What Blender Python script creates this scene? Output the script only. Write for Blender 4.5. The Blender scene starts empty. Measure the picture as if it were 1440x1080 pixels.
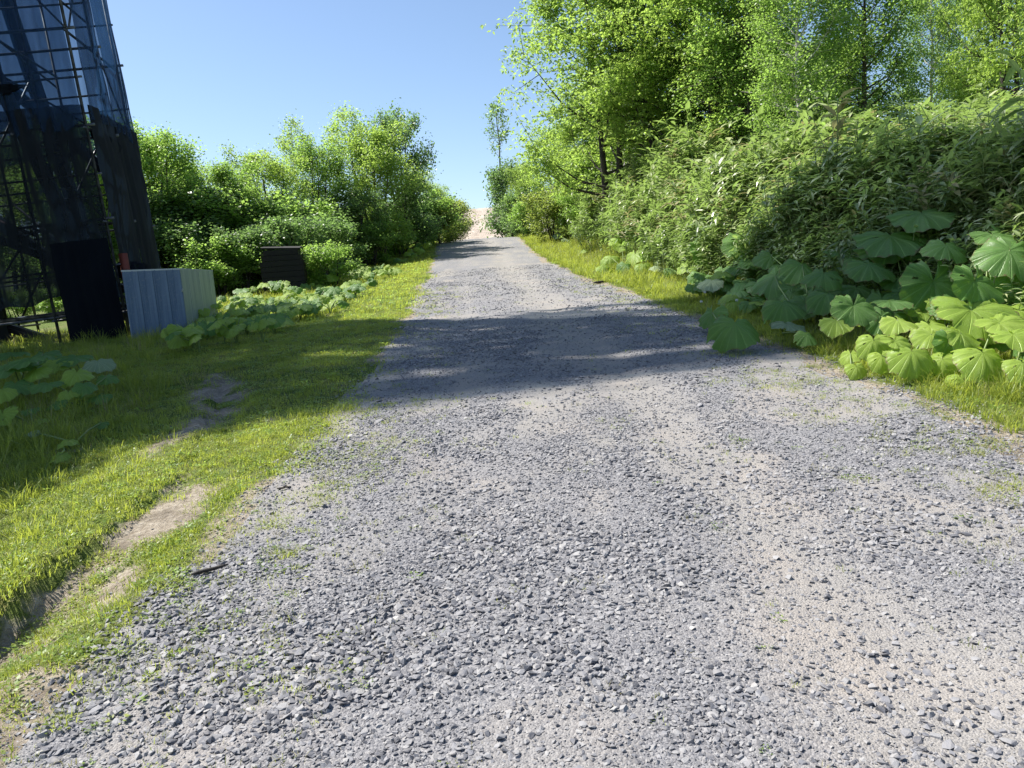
import bpy, math, random
import numpy as np
from mathutils import Vector, Matrix, noise as mnoise

SC = bpy.context.scene
COL = SC.collection
RNG = np.random.default_rng(7)
random.seed(7)

# ------------------------------------------------------------------ camera, sky, sun, exposure
EYE = np.array([0.0, 0.0, 1.55])
YAW, PITCH, ROLL, FPX = math.radians(2.8), math.radians(8.15), math.radians(4.3), 1050.0
Fw = np.array([math.sin(YAW)*math.cos(PITCH), math.cos(YAW)*math.cos(PITCH), -math.sin(PITCH)])
R0 = np.array([math.cos(YAW), -math.sin(YAW), 0.0])
U0 = np.cross(R0, Fw)
Rt = R0*math.cos(ROLL) - U0*math.sin(ROLL)
Up = U0*math.cos(ROLL) + R0*math.sin(ROLL)
cd = bpy.data.cameras.new('camera')
cd.sensor_width = 36.0; cd.lens = FPX/1440*36; cd.clip_start = 0.05; cd.clip_end = 2000
cam = bpy.data.objects.new('camera', cd)
cam.matrix_world = Matrix(((Rt[0], Up[0], -Fw[0], EYE[0]), (Rt[1], Up[1], -Fw[1], EYE[1]), (Rt[2], Up[2], -Fw[2], EYE[2]), (0, 0, 0, 1)))
COL.objects.link(cam); SC.camera = cam

SUN_TO = Vector((-0.912, 0.41, 1.50)).normalized()      # towards the sun
W = bpy.data.worlds.new('World'); SC.world = W; W.use_nodes = True
wn = W.node_tree; bg = wn.nodes['Background']
sky = wn.nodes.new('ShaderNodeTexSky'); sky.sky_type = 'NISHITA'; sky.sun_disc = False
sky.sun_elevation = math.asin(SUN_TO.z); sky.sun_rotation = math.atan2(SUN_TO.x, SUN_TO.y)
sky.altitude = 300; sky.air_density = 1.0; sky.dust_density = 0.8; sky.ozone_density = 2.6
wn.links.new(sky.outputs[0], bg.inputs[0]); bg.inputs[1].default_value = 0.086
sl = bpy.data.lights.new('sun', 'SUN'); sl.energy = 4.8; sl.angle = math.radians(0.53); sl.color = (1.0, 0.955, 0.88)
so = bpy.data.objects.new('sun', sl); so.rotation_euler = SUN_TO.to_track_quat('Z', 'Y').to_euler(); so.location = (-20, 10, 30)
COL.objects.link(so)
SC.view_settings.view_transform = 'Standard'; SC.view_settings.look = 'None'
SC.view_settings.exposure = 1.08; SC.view_settings.gamma = 1.0; SC.view_settings.use_curve_mapping = False

# ------------------------------------------------------------------ helpers
def tag(o, label=None, cat=None, group=None, kind=None):
    if label: o['label'] = label
    if cat: o['category'] = cat
    if group: o['group'] = group
    if kind: o['kind'] = kind
    return o

def mesh(name, v, f, mats=None, smooth=False, mi=None):
    me = bpy.data.meshes.new(name)
    v = np.asarray(v, dtype=np.float32)
    if isinstance(f, np.ndarray):
        n, k = f.shape
        me.vertices.add(len(v)); me.vertices.foreach_set('co', v.ravel())
        me.loops.add(n*k); me.loops.foreach_set('vertex_index', f.astype(np.int32).ravel())
        me.polygons.add(n); me.polygons.foreach_set('loop_start', np.arange(0, n*k, k, dtype=np.int32))
        me.update(calc_edges=True)
    else:
        me.from_pydata(v.tolist(), [], f)
    for m in (mats if isinstance(mats, (list, tuple)) else [mats] if mats else []): me.materials.append(m)
    if smooth: me.polygons.foreach_set('use_smooth', np.ones(len(me.polygons), dtype=bool))
    if mi is not None: me.polygons.foreach_set('material_index', np.asarray(mi, dtype=np.int32))
    me.update()
    return me

def obj(name, me, parent=None, loc=None, rot=None, scale=None):
    o = bpy.data.objects.new(name, me); COL.objects.link(o)
    if parent: o.parent = parent
    if loc is not None: o.location = loc
    if rot is not None: o.rotation_euler = rot
    if scale is not None: o.scale = scale if hasattr(scale, '__len__') else (scale,)*3
    return o

def empty(name, loc, rz=0, **k):
    o = obj(name, None, loc=loc, rot=(0, 0, rz)); return tag(o, **k)

class MB:                                   # collects tubes and boxes into one mesh
    def __init__(s): s.v = []; s.f = []
    def add(s, v, f):
        n = len(s.v); s.v += [tuple(p) for p in v]; s.f += [tuple(i+n for i in q) for q in f]
    def tube(s, pts, rad, sides=6, cap=True):
        pts = [Vector(p) for p in pts]; n = len(pts)
        if not hasattr(rad, '__len__'): rad = [rad]*n
        v = []; f = []
        d0 = (pts[1]-pts[0]).normalized()
        a = d0.orthogonal().normalized()
        for i, p in enumerate(pts):
            d = (pts[min(i+1, n-1)]-pts[max(i-1, 0)]).normalized()
            a = (a - d*a.dot(d)).normalized(); b = d.cross(a)
            for k in range(sides):
                t = 2*math.pi*k/sides
                v.append(p + (a*math.cos(t)+b*math.sin(t))*rad[i])
        for i in range(n-1):
            for k in range(sides):
                k2 = (k+1) % sides
                f.append((i*sides+k, i*sides+k2, (i+1)*sides+k2, (i+1)*sides+k))
        if cap:
            f.append(tuple(range(sides-1, -1, -1))); f.append(tuple((n-1)*sides+k for k in range(sides)))
        s.add(v, f)
    def box(s, c, h, M=None, bev=0.0):
        v = [Vector((sx*h[0], sy*h[1], sz*h[2])) for sx in (-1, 1) for sy in (-1, 1) for sz in (-1, 1)]
        if M is not None: v = [M @ p for p in v]
        v = [p + Vector(c) for p in v]
        s.add(v, [(0, 1, 3, 2), (4, 6, 7, 5), (0, 4, 5, 1), (2, 3, 7, 6), (0, 2, 6, 4), (1, 5, 7, 3)])
    def build(s, name, mat, smooth=False): return mesh(name, s.v, s.f, mat, smooth)

# smooth value noise on numpy arrays
_P = np.random.default_rng(3).random((256, 256))
def vnoise(x, y):
    x = np.asarray(x, float); y = np.asarray(y, float)
    xi = np.floor(x).astype(int); yi = np.floor(y).astype(int); fx = x-xi; fy = y-yi
    fx = fx*fx*(3-2*fx); fy = fy*fy*(3-2*fy)
    g = lambda a, b: _P[a & 255, b & 255]
    return (g(xi, yi)*(1-fx)+g(xi+1, yi)*fx)*(1-fy)+(g(xi, yi+1)*(1-fx)+g(xi+1, yi+1)*fx)*fy
def fbm(x, y, o=4):
    s = 0; a = 1; t = 0
    for i in range(o):
        s = s + a*vnoise(x*2**i+17*i, y*2**i+31*i); t += a; a *= .5
    return s/t
def sst(a, b, x):
    t = np.clip((x-a)/(b-a), 0, 1); return t*t*(3-2*t)

# ------------------------------------------------------------------ the lie of the land
_YK = [-30, 15, 25, 35, 42, 46, 60, 64, 72, 75, 90, 400]
_SK = [.07, .07, .085, .115, .11, .045, .045, .30, .36, -.05, -.10, -.03]
_yy = np.arange(-30, 400, .25); _ss = np.interp(_yy, _YK, _SK); _zz = np.concatenate([[0], np.cumsum(_ss[:-1]*.25)])
_zz -= np.interp(0, _yy, _zz)
RUT = np.array([(-2.62, 2.2), (-2.38, 3.0), (-2.26, 3.45), (-2.2, 4.14), (-2.13, 5.1), (-2.35, 6.3), (-2.75, 7.8), (-3.2, 9.2)])
def rutx(y): return np.interp(y, RUT[:, 1], RUT[:, 0])
def edgeL(y): return np.interp(y, [0, 2.2, 3, 4, 5.5, 8, 12, 22, 34, 46], [-1.5, -1.5, -1.55, -1.38, -1.28, -1.2, -1.12, -1.2, -1.35, -1.55])
def edgeR(y): return np.interp(y, [0, 4, 7, 14, 23, 34, 46], [3.0, 3.15, 3.3, 3.15, 2.85, 2.85, 3.1])
def toe(y): return np.interp(y, [0, 5, 7, 10, 14, 20, 30, 50], [5.3, 5.1, 4.8, 4.4, 4.2, 3.9, 4.1, 5.4])
def H(x, y):
    x = np.asarray(x, float); y = np.asarray(y, float)
    z = np.interp(y, _yy, _zz)
    t = x-toe(y)
    z = z + np.interp(y, [4, 8, 12, 16, 24, 31], [1.05, 1.2, 1.35, 1.5, 1.6, 1.3])*sst(-.1, 2.9, t) + .05*np.clip(t-2.5, 0, 20)*sst(6, 12, y+6)
    z = z - .10*sst(-2.0, -3.5, x) - .12*sst(-9, -14, x)
    z = z + .05*(fbm(x*.9, y*.9, 3)-.5) + .02*(fbm(x*4, y*4, 3)-.5)
    # wheel tracks pressed into the gravel
    for c in (-.15, 1.4): z = z - .02*np.exp(-((x-c)/.28)**2)
    # washed-out gully beside the grass
    d = x-rutx(y)+.05*(vnoise(y*5, 0*y)-.5)
    amp = np.interp(y, [2, 3.2, 3.7, 4.2, 5.4, 6.5, 8, 9.5, 10], [.23, .20, .13, .06, .04, .03, .09, .06, 0])
    z = z - amp*(sst(-.02, .02, d))*(1-sst(.05, .75, d))
    z = z + .25*amp*sst(-.9, -.05, d)*(1-sst(-.05, 0, d))
    return z
def bare(x, y):
    n = fbm(x*2.2+5, y*1.5, 4)
    d = x-rutx(y)
    b = sst(.0, .06, d)*(1-sst(.16, .42, d+1.1*(n-.5)))*sst(5.9, 4.6, y+1.2*(n-.5))*(.35+.65*sst(.36, .5, fbm(x*5+2, y*3, 3)))
    b = np.maximum(b, sst(.42, .56, n)*sst(.5, .8, d)*(1-sst(1.1, 1.5, d))*sst(6.5, 4.5, y)*sst(3.0, 3.6, y)*.9)
    b = np.maximum(b, np.exp(-((x+2.9+.35*(y-8.5))/.28)**2-((y-8.4)/1.1)**2)*1.5*sst(.3, .5, n))
    b = np.maximum(b, np.exp(-((x+2.55)/.18)**2-((y-6.5)/.7)**2)*1.2*sst(.3, .5, n))
    b = np.maximum(b, sst(-.15, .25, x-edgeL(y)+.9*(n-.5)) * (x < 1))
    b = np.maximum(b, sst(.35, -.05, x-edgeR(y)+.5*(n-.5)) * (x > 1))
    b = np.maximum(b, sst(.62, .70, n)*.6*(x < 0)*sst(9, 5, y))
    return np.clip(b, 0, 1)
def track(x, y):                           # 1 on compacted sandy strips, 0 on loose stones
    n = fbm(x*1.7+3, y*.9+8, 4)-.5
    w = np.interp(y, [1.8, 2.6, 4, 8, 20], [.62, .42, .34, .42, .5])
    c = np.interp(y, [1.8, 2.6, 4, 6, 12], [1.55, 1.32, 1.38, 1.45, 1.4])
    a = .92*np.exp(-(np.abs(x-c+.75*n)/w)**2.6)
    b = .6*np.exp(-(np.abs(x+.12+1.6*n)/.24)**2)*sst(2.6, 3.4, y)*sst(-.08, .12, fbm(x*1.1+40, y*.8, 3)-.5)
    e = .7*sst(.05, .2, n)+.45*sst(.02, .16, fbm(x*3.1+12, y*2.3, 4)-.5)
    return np.clip(np.maximum(np.maximum(a, b), e), 0, 1)
def at(px, py, h=0.0, tmax=120):           # where the sight line of a point of the picture meets the ground (+h)
    d = Fw + Rt*(px-720)/FPX - Up*(py-540)/FPX
    t = np.concatenate([np.arange(1.5, 12, .02), np.arange(12, tmax, .1)])
    P = EYE + d*t[:, None]
    hit = P[:, 2] < H(P[:, 0], P[:, 1])+h
    i = int(np.argmax(hit)) if hit.any() else len(t)-1
    return Vector(P[i])
def atY(px, py, y):
    d = Fw + Rt*(px-720)/FPX - Up*(py-540)/FPX
    return Vector(EYE + d*(y/d[1]))
def gz(x, y): return float(H(x, y))

# ------------------------------------------------------------------ materials
class NT:
    def __init__(s, name):
        s.m = bpy.data.materials.new(name); s.m.use_nodes = True; s.t = s.m.node_tree
        s.b = s.t.nodes['Principled BSDF']; s.out = s.t.nodes['Material Output']
    def n(s, typ, ins=None, **k):
        q = s.t.nodes.new(typ)
        for a, b in k.items(): setattr(q, a, b)
        for a, b in (ins or {}).items():
            if isinstance(b, bpy.types.NodeSocket): s.t.links.new(b, q.inputs[a])
            else: q.inputs[a].default_value = b
        return q
    def L(s, a, b): s.t.links.new(a, b)
    def ramp(s, fac, stops):
        r = s.n('ShaderNodeValToRGB'); s.L(fac, r.inputs[0]); e = r.color_ramp.elements
        while len(e) < len(stops): e.new(.5)
        for q, (p, c) in zip(e, stops): q.position = p; q.color = tuple(c)+(1,) if len(c) == 3 else c
        return r.outputs[0]
    def mix(s, fac, a, b, mode='MIX'):
        q = s.n('ShaderNodeMix', data_type='RGBA', blend_type=mode)
        for i, v in ((0, fac), (6, a), (7, b)):
            if isinstance(v, bpy.types.NodeSocket): s.L(v, q.inputs[i])
            else: q.inputs[i].default_value = (tuple(v)+(1,)) if hasattr(v, '__len__') else v
        return q.outputs[2]
    def noise(s, vec, scale, detail=4, rough=.55): return s.n('ShaderNodeTexNoise', {'Vector': vec, 'Scale': scale, 'Detail': detail, 'Roughness': rough}).outputs['Fac']
    def set(s, **k):
        for a, b in k.items():
            a = a.replace('_', ' ')
            if isinstance(b, bpy.types.NodeSocket): s.L(b, s.b.inputs[a])
            else: s.b.inputs[a].default_value = (tuple(b)+(1,)) if hasattr(b, '__len__') and len(b) == 3 else b

def leaf_mat(name, cols, trans, tfac=.45, rough=.5, vein=False, spec=.5, nscale=1.3):
    """cols: three base colours (dark, mid, light); trans: colour of light that comes through the leaf."""
    N = NT(name)
    geo = N.n('ShaderNodeNewGeometry'); oi = N.n('ShaderNodeObjectInfo')
    isl = geo.outputs['Random Per Island']
    pos = geo.outputs['Position']
    nz = N.noise(pos, nscale, 2)
    a = N.n('ShaderNodeMath', {0: isl, 1: .45}, operation='MULTIPLY').outputs[0]
    b = N.n('ShaderNodeMath', {0: nz, 1: .75, 2: a}, operation='MULTIPLY_ADD').outputs[0]
    c = N.n('ShaderNodeMath', {0: oi.outputs['Random'], 1: .25, 2: b}, operation='MULTIPLY_ADD').outputs[0]
    fac = N.n('ShaderNodeMath', {0: c, 1: .30}, operation='SUBTRACT').outputs[0]
    col = N.ramp(fac, [(.0, cols[0]), (.4, cols[1]), (.85, cols[2])])
    tr = N.ramp(fac, [(.0, [q*.7 for q in trans]), (.45, trans), (.9, [min(1, q*1.25) for q in trans])])
    if vein:
        uv = N.n('ShaderNodeTexCoord').outputs['UV']
        sp = N.n('ShaderNodeSeparateXYZ', {0: uv})
        # u = angle, v = radius : radial veins as thin pale lines, fading outwards
        w = N.n('ShaderNodeMath', {0: sp.outputs[0], 1: 17.0}, operation='MULTIPLY').outputs[0]
        fr = N.n('ShaderNodeMath', {0: w}, operation='FRACT').outputs[0]
        dd = N.n('ShaderNodeMath', {0: fr, 1: .5}, operation='SUBTRACT').outputs[0]
        ab = N.n('ShaderNodeMath', {0: dd}, operation='ABSOLUTE').outputs[0]
        v1 = N.n('ShaderNodeMapRange', {'Value': ab, 'From Min': .0, 'From Max': .09, 'To Min': .55, 'To Max': 0}).outputs[0]
        cell = N.n('ShaderNodeTexVoronoi', {'Vector': N.n('ShaderNodeTexCoord').outputs['Object'], 'Scale': 24.0}, feature='DISTANCE_TO_EDGE').outputs['Distance']
        v2 = N.n('ShaderNodeMapRange', {'Value': cell, 'From Min': .0, 'From Max': .08, 'To Min': .3, 'To Max': 0}).outputs[0]
        vm = N.n('ShaderNodeMath', {0: v1, 1: v2}, operation='MAXIMUM').outputs[0]
        col = N.mix(vm, col, [min(1, q*1.9+.03) for q in cols[2]])
        blotch = N.noise(N.n('ShaderNodeTexCoord').outputs['Object'], 9, 3)
        spots = N.ramp(blotch, [(.62, (0, 0, 0)), (.72, (1, 1, 1))])
        col = N.mix(N.n('ShaderNodeMath', {0: spots, 1: .35}, operation='MULTIPLY').outputs[0], col, (.17, .15, .05))
        rim = N.n('ShaderNodeMath', {0: blotch, 1: .35, 2: sp.outputs[1]}, operation='MULTIPLY_ADD').outputs[0]
        col = N.mix(N.n('ShaderNodeMapRange', {'Value': rim, 'From Min': 1.13, 'From Max': 1.2}).outputs[0], col, (.16, .11, .05))
        bp = N.n('ShaderNodeBump', {'Height': N.n('ShaderNodeMath', {0: vm, 1: -1.0}, operation='MULTIPLY').outputs[0], 'Distance': .012, 'Strength': .6})
        N.L(bp.outputs[0], N.b.inputs['Normal'])
    N.set(Base_Color=col, Roughness=rough); N.b.inputs['Specular IOR Level'].default_value = spec
    T = N.n('ShaderNodeBsdfTranslucent', {'Color': tr})
    M = N.n('ShaderNodeMixShader', {0: tfac}); N.L(N.b.outputs[0], M.inputs[1]); N.L(T.outputs[0], M.inputs[2])
    N.L(M.outputs[0], N.out.inputs[0])
    return N.m

M_leafA = leaf_mat('broad_leaf_green', [(.06, .115, .022), (.13, .215, .04), (.25, .34, .10)], (.40, .62, .12), .52, .42)
M_leafB = leaf_mat('ash_leaf_green', [(.07, .13, .022), (.15, .24, .04), (.27, .37, .10)], (.47, .66, .12), .52, .45)
M_leafC = leaf_mat('dark_leaf_green', [(.04, .08, .03), (.08, .14, .045), (.15, .21, .08)], (.28, .46, .12), .46, .4)
M_leafD = leaf_mat('shrub_leaf_olive', [(.06, .10, .02), (.12, .17, .035), (.22, .25, .07)], (.42, .52, .10), .48, .45)
M_sasa = leaf_mat('bamboo_grass_leaf', [(.035, .08, .02), (.15, .215, .06), (.56, .58, .32)], (.34, .50, .11), .36, .34, spec=.8, nscale=2.2)  # pale stop paints sunlit highlights into the leaf colour
M_grass = leaf_mat('grass_blade', [(.07, .12, .018), (.16, .22, .03), (.36, .36, .10)], (.52, .60, .08), .45, .5, nscale=2.5)
M_grassdry = leaf_mat('dry_grass_blade', [(.16, .15, .05), (.26, .24, .10), (.36, .33, .17)], (.4, .38, .15), .35, .6)
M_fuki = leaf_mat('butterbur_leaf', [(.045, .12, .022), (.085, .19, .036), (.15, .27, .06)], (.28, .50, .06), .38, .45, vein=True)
M_fukiY = leaf_mat('sun_yellow_butterbur_leaf', [(.13, .23, .028), (.22, .34, .04), (.33, .44, .075)], (.50, .68, .08), .42, .45, vein=True)  # brighter yellow copy, sunlight painted into the leaf colour
M_fukiP = leaf_mat('pale_butterbur_leaf', [(.14, .21, .10), (.20, .28, .14), (.30, .36, .21)], (.30, .42, .14), .3, .55, vein=True)

def stem_mat(name, c):
    N = NT(name); g = N.n('ShaderNodeTexCoord').outputs['Object']
    col = N.ramp(N.noise(g, 14), [(.3, [q*.7 for q in c]), (.7, c)]); N.set(Base_Color=col, Roughness=.5); return N.m
M_stalk = stem_mat('green_stalk', (.17, .24, .06))

def bark(name, dark, light, scale=9, spots=False):
    N = NT(name); g = N.n('ShaderNodeTexCoord').outputs['Object']
    mp = N.n('ShaderNodeMapping', {'Vector': g, 'Scale': (1, 1, .25) if not spots else (.4, .4, 2.4)})
    nz = N.noise(mp.outputs[0], scale, 6, .65)
    col = N.ramp(nz, [(.35, dark), (.62, light)] if not spots else [(.36, dark), (.44, light), (.8, [min(1, q*1.12) for q in light])])
    bp = N.n('ShaderNodeBump', {'Height': nz, 'Distance': .03, 'Strength': .7})
    N.L(bp.outputs[0], N.b.inputs['Normal']); N.set(Base_Color=col, Roughness=.85); return N.m
M_bark = bark('grey_brown_bark', (.035, .028, .02), (.13, .11, .085))
M_barkdark = bark('dark_bark', (.015, .012, .01), (.06, .05, .04))
M_birch = bark('birch_bark', (.06, .05, .045), (.52, .49, .44), 5, True)

def ground_mat():
    N = NT('turf_soil'); pos = N.n('ShaderNodeNewGeometry').outputs['Position']
    at_ = N.n('ShaderNodeAttribute', attribute_name='bare').outputs['Fac']
    n1 = N.noise(pos, 1.1, 5); n2 = N.noise(pos, 26, 5, .7); n3 = N.noise(pos, 90, 3, .7); n4 = N.noise(pos, 4.5, 4)
    soil = N.ramp(n2, [(.3, (.17, .135, .10)), (.52, (.32, .275, .215)), (.72, (.46, .41, .34))])
    soil = N.mix(N.ramp(n4, [(.45, (0, 0, 0)), (.75, (.75, .75, .75))]), soil, (.095, .075, .055))
    turf = N.ramp(n3, [(.3, (.035, .055, .012)), (.5, (.085, .13, .022)), (.75, (.17, .20, .05))])
    turf = N.mix(N.ramp(n1, [(.45, (0, 0, 0)), (.7, (.5, .5, .5))]), turf, (.19, .17, .08))
    f = N.n('ShaderNodeMath', {0: n2, 1: .7, 2: at_}, operation='MULTIPLY_ADD').outputs[0]
    f = N.ramp(f, [(.55, (0, 0, 0)), (.85, (1, 1, 1))])
    N.set(Base_Color=N.mix(f, turf, soil), Roughness=.95)
    N.b.inputs['Specular IOR Level'].default_value = .2
    h = N.n('ShaderNodeMath', {0: n3, 1: .4, 2: n2}, operation='MULTIPLY_ADD').outputs[0]
    N.L(N.n('ShaderNodeBump', {'Height': h, 'Distance': .035, 'Strength': .9}).outputs[0], N.b.inputs['Normal'])
    return N.m
def road_mat():
    N = NT('crushed_stone_and_grit'); pos = N.n('ShaderNodeNewGeometry').outputs['Position']
    tr = N.n('ShaderNodeAttribute', attribute_name='track').outputs['Fac']
    n0 = N.noise(pos, 1.3, 4); n2 = N.noise(pos, 45, 4, .7); n3 = N.noise(pos, 170, 3, .75)
    v = N.n('ShaderNodeTexVoronoi', {'Vector': pos, 'Scale': 115.0, 'Randomness': 1.0})
    v2 = N.n('ShaderNodeTexVoronoi', {'Vector': pos, 'Scale': 160.0, 'Randomness': 1.0})
    vc = N.n('ShaderNodeSeparateColor', {0: v.outputs['Color']})
    st = N.ramp(vc.outputs[0], [(.0, (.085, .088, .105)), (.5, (.165, .168, .185)), (1, (.28, .275, .28))])
    sand = N.ramp(n3, [(.25, (.13, .122, .112)), (.5, (.255, .24, .222)), (.75, (.41, .39, .365))])
    pink = N.mix(N.ramp(n0, [(.5, (0, 0, 0)), (.7, (.6, .6, .6))]), sand, (.34, .295, .25))
    fe = N.ramp(N.n('ShaderNodeMath', {0: tr, 1: .62, 2: N.n('ShaderNodeMath', {0: n2, 1: .62}, operation='MULTIPLY').outputs[0]}, operation='MULTIPLY_ADD').outputs[0], [(.32, (.2, .2, .2)), (.95, (.9, .9, .9))])
    col = N.mix(fe, st, pink)
    N.set(Base_Color=col, Roughness=.9); N.b.inputs['Specular IOR Level'].default_value = .25
    e = N.n('ShaderNodeMath', {0: v.outputs['Distance'], 1: -1.0}, operation='MULTIPLY').outputs[0]
    e2 = N.n('ShaderNodeMath', {0: v2.outputs['Distance'], 1: -.5, 2: e}, operation='MULTIPLY_ADD').outputs[0]
    h = N.n('ShaderNodeMath', {0: n3, 1: .5, 2: e2}, operation='MULTIPLY_ADD').outputs[0]
    N.L(N.n('ShaderNodeBump', {'Height': h, 'Distance': .005, 'Strength': .8}).outputs[0], N.b.inputs['Normal'])
    return N.m
def stone_mat():
    N = NT('slate_chip'); r = N.n('ShaderNodeObjectInfo').outputs['Random']
    pos = N.n('ShaderNodeNewGeometry').outputs['Position']
    c = N.ramp(r, [(.0, (.075, .077, .09)), (.35, (.125, .128, .145)), (.7, (.21, .21, .222)), (.97, (.26, .257, .26)), (1, (.34, .33, .32))])
    dust = N.ramp(N.noise(pos, 60, 4), [(.4, (0, 0, 0)), (.75, (.55, .55, .55))])
    N.set(Base_Color=N.mix(dust, c, (.29, .27, .25)), Roughness=.72)
    N.L(N.n('ShaderNodeBump', {'Height': N.noise(pos, 220, 3), 'Distance': .003, 'Strength': .5}).outputs[0], N.b.inputs['Normal'])
    return N.m
def path_mat(name, c0, c1):
    N = NT(name); pos = N.n('ShaderNodeNewGeometry').outputs['Position']
    a = N.noise(pos, 1.2, 6, .65); b = N.noise(pos, 9, 4)
    col = N.ramp(a, [(.35, c0), (.65, c1)])
    N.set(Base_Color=col, Roughness=.95)
    N.L(N.n('ShaderNodeBump', {'Height': N.n('ShaderNodeMath', {0: a, 1: 2.0, 2: b}, operation='MULTIPLY_ADD').outputs[0], 'Distance': .15, 'Strength': .8}).outputs[0], N.b.inputs['Normal'])
    return N.m
M_ground = ground_mat(); M_road = road_mat(); M_stone = stone_mat()
M_path = path_mat('pale_dirt', (.30, .24, .19), (.52, .45, .37))
M_cliff = path_mat('pale_rock_slope', (.20, .18, .16), (.42, .38, .33))

# ------------------------------------------------------------------ ground, road, path: one sheet split into pieces
def lines(*seg):
    out = []
    for a, b, s in seg: out += list(np.arange(a, b-1e-6, s))
    out.append(seg[-1][1]); return np.array(out)
XS = np.concatenate([-np.geomspace(300, 13, 14)[:-1], lines((-13, -6, .35), (-6, -3.6, .12), (-3.6, 4.8, .06), (4.8, 9, .2), (9, 18, .6)), np.geomspace(18, 300, 12)[1:]])
YS = np.concatenate([lines((-30, -2, 4), (-2, 1.4, .4), (1.4, 6.5, .05), (6.5, 12, .1), (12, 26, .25), (26, 80, .6)), np.geomspace(80, 390, 10)[1:]])
gx, gy = np.meshgrid(XS, YS); gzv = H(gx, gy)
nx, ny = len(XS), len(YS)
V = np.stack([gx.ravel(), gy.ravel(), gzv.ravel()], 1)
idx = np.arange(nx*ny).reshape(ny, nx)
Q = np.stack([idx[:-1, :-1], idx[:-1, 1:], idx[1:, 1:], idx[1:, :-1]], -1).reshape(-1, 4)
cx = (gx[:-1, :-1]+gx[1:, 1:]).ravel()/2; cy = (gy[:-1, :-1]+gy[1:, 1:]).ravel()/2
wob = .5*(fbm(cx*1.6, cy*1.3, 4)-.5)
is_road = (cx > edgeL(cy)+wob) & (cx < edgeR(cy)+wob*1.3) & (cy < 62.5)
pl = np.interp(cy, [62, 66, 72], [.4, .75, .9]); pr = np.interp(cy, [62, 66, 72], [3.2, 2.9, 2.7])
is_path = (cx > pl-.3+wob) & (cx < pr+.3+wob) & (cy >= 62.5) & (cy < 78)
def sub(name, sel, mat, attrs):
    q = Q[sel]; u, inv = np.unique(q, return_inverse=True)
    me = mesh(name, V[u], inv.reshape(-1, 4), mat, True)
    for an, fn in attrs.items():
        a = me.attributes.new(an, 'FLOAT', 'POINT'); a.data.foreach_set('value', fn(V[u][:, 0], V[u][:, 1]).astype(np.float32))
    return tag(obj(name, me), kind='structure')
G = sub('ground', ~is_road & ~is_path, M_ground, {'bare': bare})
ROAD = sub('gravel_road', is_road, M_road, {'track': track})
PATH = sub('dirt_path', is_path, M_path, {})
# pale rocky hillside glimpsed between the trunks on the right
hx = np.linspace(5.5, 46, 42); hz = np.linspace(0, 1, 12)
a, b = np.meshgrid(hx, hz); 
hy = 46 + (a-5.5)*-.15 + b*9 + 2.2*fbm(a*.5, b*6, 4); hh = H(a, 0*a+46)+b*5.0*np.clip((a-5.2)/3, 0, 1)*np.interp(a, [15, 24], [1, .1]) + 1.0*fbm(a*.6+9, b*5, 3)*b
ii = np.arange(a.size).reshape(a.shape)
tag(obj('rocky_hillside', mesh('rocky_hillside', np.stack([a.ravel(), hy.ravel(), hh.ravel()-.2], 1), np.stack([ii[:-1, :-1], ii[:-1, 1:], ii[1:, 1:], ii[1:, :-1]], -1).reshape(-1, 4), M_cliff, True)), kind='structure')

# ------------------------------------------------------------------ scattering of what nobody could count
def scatter(name, pts, rots, scl, which, sources, label, cat):
    me = mesh(name, pts, [], None)
    for an, typ, dat, key in (('rot', 'FLOAT_VECTOR', rots, 'vector'), ('scl', 'FLOAT', scl, 'value'), ('pick', 'INT', which, 'value')):
        a = me.attributes.new(an, typ, 'POINT'); a.data.foreach_set(key, np.asarray(dat, dtype=np.int32 if typ == 'INT' else np.float32).ravel())
    o = obj(name, me); tag(o, kind='stuff', label=label, cat=cat)
    c = bpy.data.collections.new(name+'_source')
    for i, s in enumerate(sources): c.objects.link(bpy.data.objects.new('%s_piece_%02d' % (name, i), s))
    ng = bpy.data.node_groups.new(name, 'GeometryNodeTree')
    ng.interface.new_socket('Geometry', in_out='INPUT', socket_type='NodeSocketGeometry')
    ng.interface.new_socket('Geometry', in_out='OUTPUT', socket_type='NodeSocketGeometry')
    n = ng.nodes; L = ng.links.new
    gi = n.new('NodeGroupInput'); go = n.new('NodeGroupOutput'); ci = n.new('GeometryNodeCollectionInfo')
    ci.inputs['Collection'].default_value = c; ci.inputs['Separate Children'].default_value = True; ci.inputs['Reset Children'].default_value = True
    ip = n.new('GeometryNodeInstanceOnPoints'); ip.inputs['Pick Instance'].default_value = True
    def na(nm, t):
        q = n.new('GeometryNodeInputNamedAttribute'); q.data_type = t; q.inputs[0].default_value = nm; return q.outputs[0]
    e = n.new('FunctionNodeEulerToRotation'); L(na('rot', 'FLOAT_VECTOR'), e.inputs[0])
    L(gi.outputs[0], ip.inputs['Points']); L(ci.outputs[0], ip.inputs['Instance']); L(na('pick', 'INT'), ip.inputs['Instance Index'])
    L(e.outputs[0], ip.inputs['Rotation']); L(na('scl', 'FLOAT'), ip.inputs['Scale']); L(ip.outputs[0], go.inputs[0])
    md = o.modifiers.new('scatter', 'NODES'); md.node_group = ng
    return o
def pick(n, x0, x1, y0, y1, dens):          # rejection sampling with a density function
    x = RNG.uniform(x0, x1, n); y = RNG.uniform(y0, y1, n)
    k = RNG.random(n) < dens(x, y); return x[k], y[k]

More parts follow.
